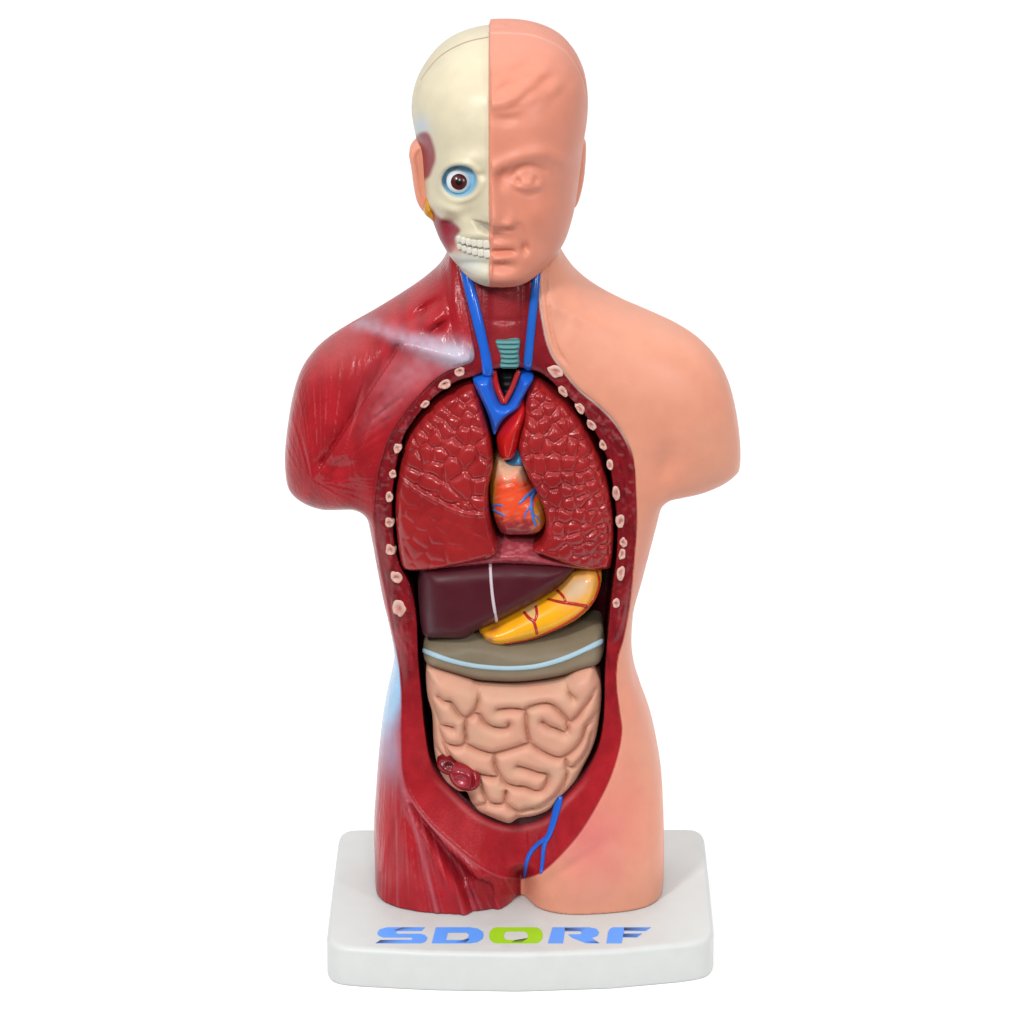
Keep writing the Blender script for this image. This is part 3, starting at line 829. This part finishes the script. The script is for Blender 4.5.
# ------------------------------------------------------------------ lungs
def lung_dome(px, py):
    return 44 + 44 * np.sqrt(np.maximum(0.02, 1 - ((px - 506) / 128) ** 2 - ((py - 500) / 138) ** 2))
def voro(px, py, pts):
    d1 = np.full(px.shape, 1e9); d2 = d1.copy(); own = np.zeros(px.shape, int)
    for i, (x, y) in enumerate(pts):
        d = (px - x) ** 2 + (py - y) ** 2
        c = d < d1
        d2 = np.where(c, d1, np.minimum(d2, d)); d1 = np.where(c, d, d1); own = np.where(c, i, own)
    return np.sqrt(d1), np.sqrt(d2), own
def cells(x0, x1, y0, y1, size):
    pts = []
    for _ in range(9000):
        x = rng.uniform(x0, x1); y = rng.uniform(y0, y1); s = size(x, y)
        if all((x - a) ** 2 + (y - b) ** 2 > (s * 0.5 + t_ * 0.5) ** 2 for a, b, t_ in pts):
            pts.append((x, y, s))
    return [(a, b) for a, b, _ in pts]
def lung_disp(pts, amp, extra=None):
    tl_ = rng.normal(0, 1, (len(pts), 2)); P = np.array(pts); lv = rng.uniform(-0.4, 0.4, len(pts))
    def fn(px, py, d):
        wx = px + 3 * (vnoise(px / 9, py / 9, 50) - 0.5); wy = py + 3 * (vnoise(px / 9, py / 9, 51) - 0.5)
        d1, d2, own = voro(wx, wy, pts)
        e = (d2 - d1) / 2
        pil = -4.8 * (1 - np.sqrt(np.clip(1 - (1 - np.clip(e / 5.2, 0, 1)) ** 2, 0, 1)))
        tilt = 0.05 * (tl_[own, 0] * (wx - P[own, 0]) + tl_[own, 1] * (wy - P[own, 1])) - 0.09 * (wy - P[own, 1])
        o = (pil + np.clip(tilt, -1.4, 1.4) + lv[own]) * amp(px, py)
        if extra:
            o = o + extra(px, py)
        return o
    return fn
fis = spline([(392, 462), (402, 472), (415, 480), (440, 492), (465, 501), (492, 502)], 6, False)
def amp_l(px, py):
    lim = np.interp(px, fis[:, 0], fis[:, 1])
    return 0.30 + 0.70 * sstep(lim + 3, lim - 3, py) * sstep(385, 395, py)
ex_l = lambda px, py: -2.0 * np.exp(-(seg_dist(px, py, fis) / 1.5) ** 2) + 1.2 * np.exp(-(seg_dist(px, py, fis + np.array([0, 3.5])) / 2) ** 2)
p_l = cells(385, 505, 375, 580, lambda x, y: 8.6 + 4.8 * float(sstep(410, 470, y)) + 3 * float(sstep(430, 475, x)))
p_r = cells(510, 625, 375, 580, lambda x, y: 8.6 + 4.2 * float(sstep(400, 450, y)) - 4.0 * float(sstep(560, 590, x)) * float(sstep(430, 470, y)))
def lung_paint(qx, qy):
    c = np.tile([0.40, 0.020, 0.022], (len(qx), 1))
    return mix(c, [0.31, 0.012, 0.015], 0.6 * sstep(0.45, 0.8, vnoise(qx / 22, qy / 22, 52)))
LUNG1 = [(472, 383), (457, 389.5), (437, 402), (423, 416), (412, 430), (405, 444), (401, 460), (397, 482), (395, 503), (396, 530), (399.5, 562), (403, 571), (407, 572), (423, 569.5), (449, 563), (475, 556), (494, 550), (498, 546),
         (497, 537), (493, 525), (489, 503), (489, 482), (493, 463), (492, 443), (486, 417), (478, 393)]
LUNG2 = [(533, 381), (541, 382), (551, 390), (565, 402), (576, 414), (585, 428), (593, 443), (599, 456), (606, 477), (611.5, 503), (614, 530), (613, 556), (611.5, 569), (607, 571.5), (594, 569), (570, 561.5), (548, 552), (534, 546), (533, 543),
         (540, 537), (545, 525), (544.5, 509), (537, 488), (528, 472), (520, 453), (518, 438), (524, 414), (526, 394)]
lung1 = thing('lung', 'dark red lung half on the skinless side, scaly above a slanting fissure and smooth below', 'lung', 'lungs in the open chest')
_, LB1 = piece('lung_lobe', LUNG1, M_LUNG, lung1, 0, 80, 7, lung_paint, fref=58, disp=lung_disp(p_l, amp_l, ex_l), dome=lung_dome, smooth=3, tw=(0.40, 0.42, 0.45), dsoft=1)
lung2 = thing('lung', 'dark red lung half on the skin side, covered all over in small scales', 'lung', 'lungs in the open chest')
_, LB2 = piece('lung_lobe', LUNG2, M_LUNG, lung2, 0, 80, 7, lung_paint, fref=58, disp=lung_disp(p_r, lambda x, y: 0.40 + 0.60 * sstep(560, 515, y - (x - 560) * 0.7), None), dome=lung_dome, smooth=3, tw=(0.40, 0.42, 0.45), dsoft=1)

# ------------------------------------------------------------------ heart with its great vessels
heart = thing('heart', 'small orange red heart with blue and red vessels, set between the two lungs', 'heart')
def heart_paint(qx, qy):
    c = np.tile([0.95, 0.095, 0.03], (len(qx), 1))
    c = mix(c, [0.80, 0.48, 0.32], sstep(487, 470, qy + 2 * np.sin(qx / 2.2)))
    c = mix(c, [0.55, 0.22, 0.03], sstep(499, 493, qx + (qy - 490) * 0.05))
    c = mix(c, [0.33, 0.035, 0.04], sstep(512, 526, qy + (vnoise(qx / 3, qy / 3, 60) - 0.5) * 8) * sstep(540, 534, qx))
    c = mix(c, [0.66, 0.25, 0.03], sstep(-2, 1, poly_sdf(qx, qy, np.array([(540, 494), (546, 505), (547, 520), (541, 528), (535, 520), (534, 508)], float))))
    st = vnoise((qx * 0.35 + qy) / 2.6, (qx - qy * 0.35) / 14, 61)
    return mix(c, [0.80, 0.30, 0.17], sstep(0.60, 0.9, st) * 0.4)
_, HB = piece('heart_muscle', [(498, 459), (506, 461), (523, 461), (526, 470), (530, 482), (535, 491), (541, 498), (545, 508), (546, 518), (544, 526), (538, 532), (528, 534), (510, 534), (501, 532), (496, 524), (492, 511), (490, 499), (489.5, 487), (490.5, 475), (494, 466)],
      M_GLOSS, heart, 24, 58, 20, heart_paint, fref=66, disp=lambda px, py, d: 1.6 * (vnoise((px * 0.35 + py) / 4.5, (px - py * 0.35) / 16, 62) - 0.5) - 1.2 * np.exp(-(seg_dist(px, py, [(497, 483), (512, 478), (519, 482), (526, 485)]) / 1.4) ** 2), h=0.8)
CORB = [0.06, 0.20, 0.62]
for pth, R in (([(536, 489), (532, 497), (531.5, 507), (533, 517), (536, 526)], [2.4, 2.0, 1.8, 1.2]), ([(535, 490), (528, 495), (522, 501), (519, 504)], [2.2, 1.6, 0.9]),
               ([(491, 509), (497, 512), (505, 516)], [1.8, 1.4, 0.8]), ([(491, 507), (497, 505), (504, 506)], [1.5, 1.2, 0.7]), ([(532, 505), (527, 511), (524, 518)], [1.3, 1.1, 0.6]), ([(533, 514), (538, 518), (540, 523)], [1.1, 0.9, 0.6])):
    drape('coronary_vein', HB, pth, R, M_GLOSS, heart, CORB, lift=0.1, flat=0.5)
piece('pulmonary_artery', [(505, 464), (512, 458), (519, 448), (523, 453), (526, 465), (515, 466)], M_GLOSS, heart, 34, 40, 8, [0.08, 0.32, 0.62], fref=66)
piece('aorta', [(523.5, 405), (526, 414), (522, 431), (519, 446), (514, 457), (507, 459.5), (500, 457), (497, 446), (497, 436), (502, 425), (510, 415), (518, 407)], M_GLOSS, heart, 26, 60, 15, [0.62, 0.012, 0.012], fref=70, h=0.8)
piece('vena_cava', [(472, 378.5), (480, 374), (491.5, 373), (495, 387), (500, 399), (505, 402.5), (511, 396), (517, 384), (521, 374.5), (528, 375), (534, 378), (528, 390), (523, 400), (519, 408), (508, 416), (501, 424), (496, 434), (492.5, 433), (489, 420), (484, 407), (478, 394)],
      M_GLOSS, heart, 30, 48, 10, BLUE, fref=66, h=0.8, smooth=3)
def tube_px(name, path, R, f0, mat, parent, color):
    pts = spline(path, 6, False)
    P = []
    for i, (x, y) in enumerate(pts):
        f_ = np.interp(i / (len(pts) - 1), [0, 1], f0); X_, Z_ = unproj(x, y, f_); P.append((X_, -f_, Z_))
    return tube(name, P, R, mat, parent, color)
tube_px('carotid_artery', [(493.5, 371), (496, 384), (500, 395), (504, 403)], [3.2, 3.2, 3.0], (62, 68), M_GLOSS, heart, [0.50, 0.015, 0.015])
tube_px('carotid_artery', [(518.5, 371), (513, 386), (508, 396), (504, 403)], [2.7, 2.7, 2.7], (62, 68), M_GLOSS, heart, [0.50, 0.03, 0.03])
piece('windpipe', [(497, 368), (508, 367), (518, 368), (518, 385), (512, 402), (504, 408), (497, 395)], M_SATIN, heart, 10, 40, 9, [0.014, 0.014, 0.015], fref=45,
      disp=lambda px, py, d: 0.7 * np.sin(py * 2 * math.pi / 7.5))

# ------------------------------------------------------------------ diaphragm, liver, stomach, intestine
piece('diaphragm', [(412, 563), (430, 559), (460, 552), (485, 546), (500, 541), (516, 539.5), (532, 541), (552, 550), (582, 561), (604, 565), (604, 571), (594, 573.5), (570, 571.5), (545, 569.5), (520, 568.5), (497, 568), (470, 570.5), (445, 572.5), (424, 573), (412, 571)],
      M_RIM, torso, 0, 76, 26, lambda qx, qy: mix(np.tile([0.45, 0.06, 0.08], (len(qx), 1)), [0.62, 0.22, 0.24], 0.6 * sstep(0.5, 0.8, vnoise(qx / 4, qy / 2.5, 70)) * gauss(qx, qy, 515, 552, 40, 10)), fref=68,
      disp=lambda px, py, d: 1.0 * (vnoise(px / 3, py / 3, 71) - 0.5), smooth=4)
liver = thing('liver', 'dark purple brown liver with a thin white ligament line, below the lungs', 'liver')
_, VB = piece('liver_lobe', [(420, 562), (418, 575), (417.5, 592), (418.5, 612), (420.5, 630), (425, 638.5), (440, 640), (458, 640.5), (467, 639), (474, 634), (487, 628), (500, 622), (521, 611), (545, 597.5), (562, 585.5), (574, 573), (580, 560), (540, 553), (480, 553)],
      M_SATIN, liver, 0, 70, 26, lambda qx, qy: mix(np.tile([0.088, 0.010, 0.018], (len(qx), 1)), [0.085, 0.024, 0.034], sstep(450, 420, qx - (qy - 600) * 0.2) * 0.7), fref=58,
      disp=lambda px, py, d: 5 * gauss(px, py, 465, 590, 60, 45) + 0.5 * vnoise(px / 12, py / 12, 72), soft=40)
drape('ligament', VB, [(490, 560), (491, 580), (493, 600), (496.5, 621)], [1.6, 1.5, 1.7], M_SATIN, liver, [0.72, 0.62, 0.66], lift=0.3, flat=0.6)
stomach = thing('stomach', 'glossy yellow orange stomach with red vessels, tucked under the liver', 'stomach')
def stomach_paint(qx, qy):
    c = np.tile([1.16, 0.50, 0.012], (len(qx), 1))
    c = mix(c, [0.82, 0.55, 0.33], gauss(qx, qy, 577, 589, 17, 10, -40) * 1.3)
    c = mix(c, [0.80, 0.55, 0.30], sstep(-4, 1, poly_sdf(qx, qy, np.array([(524, 612), (536, 604), (537, 615), (532, 622)], float))) * 0.7)
    c = mix(c, [0.62, 0.17, 0.03], gauss(qx, qy, 494, 629, 9, 3.5, -30) * 0.9)
    c = mix(c, [0.55, 0.25, 0.12], gauss(qx, qy, 490, 640, 4, 3))
    return mix(c, [0.78, 0.45, 0.02], gauss(qx, qy, 530, 632, 40, 4, -22) * 0.5)
_, SB = piece('stomach_body', [(477, 628), (481, 636), (487, 643), (500, 646), (515, 643.5), (535, 638.5), (556, 631), (576, 620.5), (590, 609), (598.5, 596), (602, 581), (600, 569), (588, 562), (570, 572), (550, 590), (520, 606), (495, 618), (480, 624)],
      M_GLOSS, stomach, 0, 64, 22, stomach_paint, fref=50)
SR = [0.55, 0.03, 0.015]
for pth, R in (([(597, 572), (599, 583), (595, 597), (586, 608), (572, 619.5), (550, 631), (530, 639), (505, 643.5)], [1.9, 2.4, 2.4, 2.3, 2.0, 1.6]),
               ([(586, 606), (575, 604), (560, 602), (548, 599)], [2.0, 1.7, 1.3]), ([(566, 602), (563, 596), (557, 590)], [1.2, 1.4, 1.5]),
               ([(524, 612), (529, 618), (534, 622), (537, 634)], [1.4, 1.7, 1.5]), ([(534, 622), (537, 615), (536, 606)], [1.3, 1.5, 1.5])):
    drape('gastric_artery', SB, pth, R, M_GLOSS, stomach, SR, lift=0.15, flat=0.6)

gut = thing('intestine', 'pale pink coiled small intestine under a grey colon band with a light blue stripe', 'intestine')
_, CB = piece('colon', [(423, 650), (425, 643), (432, 638), (445, 634), (480, 634), (520, 640), (560, 636), (588, 629), (601, 630), (604.5, 640), (604, 655), (598, 665), (580, 671.5), (555, 678), (520, 682.5), (480, 681), (455, 675), (432, 668), (424, 661)],
      M_SATIN, gut, 0, 66, 20, lambda qx, qy: mix(np.tile([0.235, 0.190, 0.125], (len(qx), 1)), [0.36, 0.27, 0.18], sstep(2, 10, qy - np.interp(qx, [423, 470, 515, 560, 602], [650, 665, 668, 661, 642])) * 0.5), fref=52,
      disp=lambda px, py, d: 1.2 * (vnoise(px / 14, py / 10, 80) - 0.5) - 4 * sstep(0, 16, np.interp(px, [423, 470, 515, 560, 602], [650, 665, 668, 661, 642]) - py))
drape('colon_band', CB, [(424, 650.5), (440, 657), (458, 662.5), (480, 666.5), (508, 668.3), (535, 666.5), (560, 660), (582, 651), (602, 641)], [2.6, 2.4, 2.3, 2.6, 2.8], M_SATIN, gut, [0.42, 0.60, 0.70], lift=0.4, flat=0.55)
GR = [[(479, 685), (478, 697), (474, 706), (466, 713.5)], [(466, 713.5), (459, 709), (451, 698), (445, 697), (438, 693)], [(466, 714), (465, 725), (466, 735), (462, 740), (455, 741), (445, 739)],
      [(466, 713), (476, 709), (480, 711), (484.5, 717.5), (494, 722.5), (506, 723), (509, 719)], [(498, 705), (512, 704), (523.5, 706), (526, 712), (526.5, 723), (529.5, 738.5)],
      [(524, 706), (530, 702), (543, 699), (553, 701), (564.5, 712), (568, 718), (567, 726)], [(542, 717), (549, 722), (556, 724), (564, 728)], [(567, 719), (576, 712), (583, 703), (588, 697), (596, 687)],
      [(564, 674), (565, 680), (568, 687), (573, 693)], [(466, 739), (478.6, 745), (492, 748.5), (498, 747.5), (514, 743), (529, 739), (541, 746), (557, 752.5), (566, 750), (576, 742), (582, 733), (586, 721), (594, 717)],
      [(494, 749), (495, 760.5), (498, 768), (504, 777), (514, 781), (525, 782), (535, 786), (542, 784), (546.5, 777), (547, 770), (537, 767.5), (527, 764), (517.6, 761.5)],
      [(476, 769), (487, 771), (497, 772)], [(479, 774), (483, 786), (488, 796), (496, 799), (504, 797), (506, 786)], [(504, 797), (511, 803), (517.6, 808), (518, 819)],
      [(518, 808), (527, 805), (537, 803.5), (553, 796), (560, 788), (564.5, 778), (567, 766), (565, 754)], [(566, 763), (575, 762), (582, 757), (589, 745), (592, 732)],
      [(453, 723), (446, 722), (440, 724), (440, 730), (443, 737), (447, 746), (453, 755), (463, 763)], [(440, 723), (436, 712)], [(488, 796), (480, 802), (473, 807)],
      [(425, 690), (431, 700), (436, 712)], [(586, 721), (592, 716), (601, 708)], [(450, 756), (442, 752), (434, 745)]]
GR = [spline(p, 5, False) for p in GR]
def gut_disp(px, py, d):
    dd = np.full(px.shape, 1e9)
    for p in GR:
        dd = np.minimum(dd, seg_dist(px, py, p))
    tq = np.clip(dd / 10.0, 0, 1)
    return -12.5 * (1 - np.sqrt(1 - (1 - tq) ** 2)) - 0.9 * np.exp(-(dd / 1.1) ** 2) + 0.7 * (vnoise(px / 10, py / 10, 81) - 0.5)
def gut_paint(qx, qy):
    c = np.tile([0.75, 0.38, 0.265], (len(qx), 1))
    dd = np.full(qx.shape, 1e9)
    for p in GR:
        dd = np.minimum(dd, seg_dist(qx, qy, p))
    c = mix(c, [0.64, 0.30, 0.19], 0.5 * np.exp(-(dd / 1.6) ** 2))
    return mix(c, [0.70, 0.42, 0.28], sstep(0.4, 0.8, vnoise(qx / 18, qy / 18, 82)) * 0.5)
_, GB = piece('small_intestine', [(426, 671), (431, 667), (446, 671), (470, 679), (480, 683), (520, 685), (558, 680), (574, 671), (585, 667), (593, 667), (599, 678), (601.5, 690), (601.5, 702), (600, 716), (597, 735), (592, 750), (586, 762), (576, 781), (561, 797), (551, 808), (535, 815), (519, 817.5),
                                  (510, 822.5), (500, 820), (488, 815), (477, 809.5), (470, 801), (466, 791), (458, 790), (445, 780), (437, 765), (433.5, 745), (432, 715), (427, 695)],
      M_SATIN, gut, 0, 74, 26, gut_paint, fref=54, disp=gut_disp, tw=(0.42, 0.25, 0.34), dsoft=1)
cl, _ = hit(GB, 462, 776)
f_c = -cl.y
piece('appendix', [(458.8, 769.4), (456.5, 772.5), (452.5, 774.2), (447.6, 774.2), (442.8, 772.4), (439.0, 769.3), (437.0, 765.4), (437.2, 761.6), (439.5, 758.5), (443.5, 756.8), (448.4, 756.8), (453.2, 758.6), (457.0, 761.7), (459.0, 765.6)], M_GLOSS, gut, f_c - 20, 24, 9, lambda qx, qy: mix(np.tile([0.22, 0.007, 0.012], (len(qx), 1)), [0.10, 0.004, 0.008], gauss(qx, qy, 449, 764, 6, 4)), fref=f_c - 4,
      disp=lambda px, py, d: -4 * gauss(px, py, 449, 764, 6, 3.5, 15), h=0.6, soft=4)
piece('cecum', [(479.5, 785.0), (475.5, 789.0), (469.3, 790.6), (462.1, 789.5), (455.4, 786.0), (450.6, 780.7), (448.4, 774.6), (449.5, 769.0), (453.5, 765.0), (459.7, 763.4), (466.9, 764.5), (473.6, 768.0), (478.4, 773.3), (480.6, 779.4)], M_GLOSS, gut, f_c - 16, 26, 13, lambda qx, qy: mix(np.tile([0.30, 0.010, 0.020], (len(qx), 1)), [0.50, 0.07, 0.10], gauss(qx, qy, 461, 783, 5, 3.5)), fref=f_c + 2,
      disp=lambda px, py, d: -4.5 * np.exp(-(seg_dist(px, py, [(468, 762), (474, 770), (473, 782), (470, 792)]) / 1.8) ** 2) - 3 * gauss(px, py, 460, 777, 6, 4, 20) + 1.5 * gauss(px, py, 462, 784, 5, 4), h=0.6, soft=4)

# ------------------------------------------------------------------ display base with printed lettering
front_px = [(329, 974), (332, 981), (340, 984.5), (362, 986.5), (430, 990), (519, 991.5), (610, 988.5), (680, 982), (700, 979), (708, 975.5), (711.5, 967)]
back_px = [(703, 838), (701, 832), (693, 828.5), (350, 829), (342, 832.5), (340, 839)]
foot = [unproj_z(x, y, 0.0) for x, y in front_px] + [unproj_z(x, y, BASE_H) for x, y in back_px]
def resample(P, n):
    P = np.vstack([P, P[:1]]); L = np.r_[0, np.cumsum(np.linalg.norm(np.diff(P, axis=0), axis=1))]
    s = np.linspace(0, L[-1], n, endpoint=False)
    return np.c_[np.interp(s, L, P[:, 0]), np.interp(s, L, P[:, 1])]
fp = resample(np.array(foot), 480)
for _ in range(12):
    fp = 0.5 * fp + 0.25 * (np.roll(fp, 1, 0) + np.roll(fp, -1, 0))
tg = np.roll(fp, -1, 0) - np.roll(fp, 1, 0); tg /= np.linalg.norm(tg, axis=1)[:, None]
nrm2 = np.c_[tg[:, 1], -tg[:, 0]]
cen = fp.mean(0)
fp = cen + (fp - cen) * 1.010
if ((fp - cen) * nrm2).sum() < 0:
    nrm2 = -nrm2
RB = 6.0
ringsB = [(2.0, 0.0), (0.6, 0.6), (0.0, 2.0)] + [(RB * (1 - math.cos(a)), BASE_H - RB + RB * math.sin(a)) for a in np.linspace(0, math.pi / 2, 9)]
V = []
for ins, z in ringsB:
    p = fp - nrm2 * ins
    V += [(a, -b, z) for a, b in p]
n_ = len(fp); Fs = []
for j in range(len(ringsB) - 1):
    for i in range(n_):
        a, b = j * n_ + i, j * n_ + (i + 1) % n_
        Fs.append([a, b, b + n_, a + n_])
last = len(ringsB) - 1
Fs.append([last * n_ + i for i in range(n_)]); Fs.append([i for i in range(n_)][::-1])
V = np.array(V)
q = Fs[5 * n_]; nf = np.cross(V[q[1]] - V[q[0]], V[q[2]] - V[q[0]])
if nf[:2].dot(np.array([nrm2[0, 0], -nrm2[0, 1]])) < 0:
    Fs = [s[::-1] for s in Fs]
base = link('display_base', V, Fs, M_BASE, torso)
for p in base.data.polygons:
    if len(p.vertices) > 4:
        p.use_smooth = False

lx = lambda u, v_: (365 + 0.293 * u, 915 + 0.293 * v_)
L_BLUE = np.array([0.11, 0.36, 1.0]); L_GREEN = np.array([0.36, 0.68, 0.01]); L_DARK = np.array([0.012, 0.014, 0.02])
def rr(x0, x1, y0, y1, r_, n=8):
    P = []
    for cx, cy, a0 in ((x1 - r_, y1 - r_, 0), (x0 + r_, y1 - r_, 90), (x0 + r_, y0 + r_, 180), (x1 - r_, y0 + r_, 270)):
        for k in range(n + 1):
            a = math.radians(a0 + 90 * k / n); P.append((cx + r_ * math.cos(a), cy + r_ * math.sin(a)))
    return P
def letter(loops, col, accents):
    V = []; Fs = []; Cc = []
    zt = BASE_H + 0.45; zb = BASE_H + 0.05
    def pts(lp, z):
        return [(x, -f_, z) for x, f_ in (unproj_z(*lx(u, v_), BASE_H) for u, v_ in lp)]
    tops = [pts(l, zt) for l in loops]
    tri = tessellate_polygon([[Vector(p) for p in l] for l in tops])
    for l in tops:
        V += l
    Cc += [col] * len(V)
    for t_ in tri:
        a, b, c = (np.array(V[i]) for i in t_)
        Fs.append(list(t_) if np.cross(b - a, c - a)[2] > 0 else list(t_)[::-1])
    o = 0
    for l in tops:
        s = len(V); V += [(x, y, zb) for x, y, z in l]; Cc += [col] * len(l); m = len(l)
        for i in range(m):
            Fs.append([o + i, o + (i + 1) % m, s + (i + 1) % m, s + i])
        o += m
    for quad, dark in accents:
        s = len(V); q_ = pts(quad, zt + 0.12); V += q_; Cc += [L_DARK * d_ + col * (1 - d_) for d_ in dark]
        a, b, c = (np.array(V[s + i]) for i in range(3))
        idx = [s, s + 1, s + 2, s + 3]
        Fs.append(idx if np.cross(b - a, c - a)[2] > 0 else idx[::-1])
    link('letter', np.array(V), Fs, M_INK, base, np.array(Cc), smooth=False)
letter([[(205, 43), (192, 55), (112, 55), (104, 60), (112, 65), (192, 65), (206, 70), (213, 80), (206, 92), (190, 97), (36, 97), (52, 86), (158, 86), (164, 81), (158, 77), (62, 77), (46, 71), (42, 62), (50, 50), (76, 43)]], L_BLUE,
       [([(98, 54), (128, 44), (185, 44), (125, 54)], (1, 1, 0, 0)), ([(38, 96.5), (54, 87), (140, 87), (100, 96.5)], (1, 1, 0, 0))])
letter([[(242, 43), (358, 43), (385, 47), (402, 58), (405, 70), (401, 82), (384, 93), (358, 97), (228, 97)], [(283, 61), (348, 61), (356, 70), (350, 80), (336, 86), (276, 86)]], L_BLUE,
       [([(300, 96), (352, 82), (356, 84), (345, 95)], (0, 1, 1, 0.6))])
letter([rr(424, 607, 43, 97, 26.5), rr(474, 556, 57, 86, 14)], L_GREEN, [([(498, 95), (512, 87), (556, 80), (535, 95)], (0.4, 1, 1, 0.3))])
letter([[(640, 43), (765, 43), (790, 48), (799, 60), (793, 72), (774, 78), (800, 97), (756, 97), (706, 78), (694, 67), (734, 67), (741, 61), (734, 56), (682, 56), (676, 97), (624, 97)]], L_BLUE,
       [([(682, 55), (682, 45), (755, 45), (738, 55)], (1, 0.9, 0, 0.4)), ([(768, 96), (752, 90), (790, 90), (799, 96.5)], (0.6, 0, 0.2, 1))])
letter([[(846, 43), (976, 43), (958, 55), (886, 55), (882, 64), (946, 64), (928, 77), (880, 77), (876, 97), (824, 97), (830, 58), (836, 48)]], L_BLUE,
       [([(884, 54), (884, 44), (974, 44), (956, 54)], (1, 0.9, 0, 0.3)), ([(880, 76), (882, 65), (944, 65), (926, 76)], (1, 0.8, 0.1, 0.5))])

# ------------------------------------------------------------------ white studio ground
gm = bpy.data.materials.new('white_studio_paper'); gm.use_nodes = True
gb = gm.node_tree.nodes['Principled BSDF']; gb.inputs['Roughness'].default_value = 0.9; gb.inputs['Specular IOR Level'].default_value = 0.0
gn = gm.node_tree.nodes.new('ShaderNodeTexNoise'); gn.inputs['Scale'].default_value = 40
gr = gm.node_tree.nodes.new('ShaderNodeMapRange'); gr.inputs['To Min'].default_value = 0.93; gr.inputs['To Max'].default_value = 0.95
gm.node_tree.links.new(gn.outputs['Fac'], gr.inputs['Value']); gm.node_tree.links.new(gr.outputs['Result'], gb.inputs['Base Color'])
ground = link('ground', np.array([(-3000, -430, 0), (3000, -430, 0), (3000, 9000, 0), (-3000, 9000, 0)]), np.array([[0, 1, 2, 3]]), gm, smooth=False)
ground['kind'] = 'structure'

# ------------------------------------------------------------------ light
W_FRONT, W_BACK, W_UP = 0.15, 0.66, 1.12
w = bpy.data.worlds.new('World'); SC.world = w; w.use_nodes = True
wn = w.node_tree; bgn = wn.nodes['Background']
wt = wn.nodes.new('ShaderNodeTexCoord'); wsp = wn.nodes.new('ShaderNodeSeparateXYZ')
wn.links.new(wt.outputs['Generated'], wsp.inputs[0])
def mrange(src, a, b, c, d):
    m = wn.nodes.new('ShaderNodeMapRange'); m.interpolation_type = 'SMOOTHSTEP'
    for k_, v_ in zip(('From Min', 'From Max', 'To Min', 'To Max'), (a, b, c, d)):
        m.inputs[k_].default_value = v_
    wn.links.new(src, m.inputs['Value']); return m.outputs['Result']
wb = mrange(wsp.outputs['Y'], -0.3, 0.6, W_FRONT, W_BACK)          # unseen surroundings graded: brighter behind, kept dim in front to weaken reflections
wu = mrange(wsp.outputs['Z'], 0.1, 1.0, 0.0, W_UP)
wa = wn.nodes.new('ShaderNodeMath'); wa.operation = 'ADD'
wn.links.new(wb, wa.inputs[0]); wn.links.new(wu, wa.inputs[1])
wn.links.new(wa.outputs[0], bgn.inputs['Strength'])
bgn.inputs['Color'].default_value = (1, 1, 1, 1)
def area(name, pos, target, size, L, col=(1, 1, 1)):
    d = bpy.data.lights.new(name, 'AREA'); d.shape = 'RECTANGLE'; d.size = size[0] * K; d.size_y = size[1] * K
    p = np.array(pos, float); tv = np.array(target, float); dist = np.linalg.norm(p - tv) * K
    d.energy = L * math.pi ** 2 * dist ** 2; d.color = col
    o = bpy.data.objects.new(name, d); COL.objects.link(o); o.location = Vector(p * K)
    o.rotation_euler = Vector((tv - p)).to_track_quat('-Z', 'Y').to_euler()
area('key_softbox', (-950, -1850, 2150), (0, 0, 450), (300, 300), 0.54)
area('fill_softbox', (1500, -1700, 1500), (0, 0, 450), (250, 600), 0.20)
area('front_softbox', (150, -2100, 1700), (0, 0, 450), (260, 260), 0.22)

# ------------------------------------------------------------------ camera and output
cam = bpy.data.cameras.new('camera'); co = bpy.data.objects.new('camera', cam); COL.objects.link(co)
co.location = Vector(CAM * K)
co.rotation_euler = (math.pi / 2 - PHI, 0, 0)
cam.sensor_width = 36; cam.lens = 36 * DC / 1024
cam.clip_start = 0.05; cam.clip_end = 100
SC.camera = co
SC.view_settings.view_transform = 'Standard'; SC.view_settings.look = 'None'
SC.view_settings.exposure = 0; SC.view_settings.gamma = 1
SC.render.resolution_x = 1024; SC.render.resolution_y = 1024
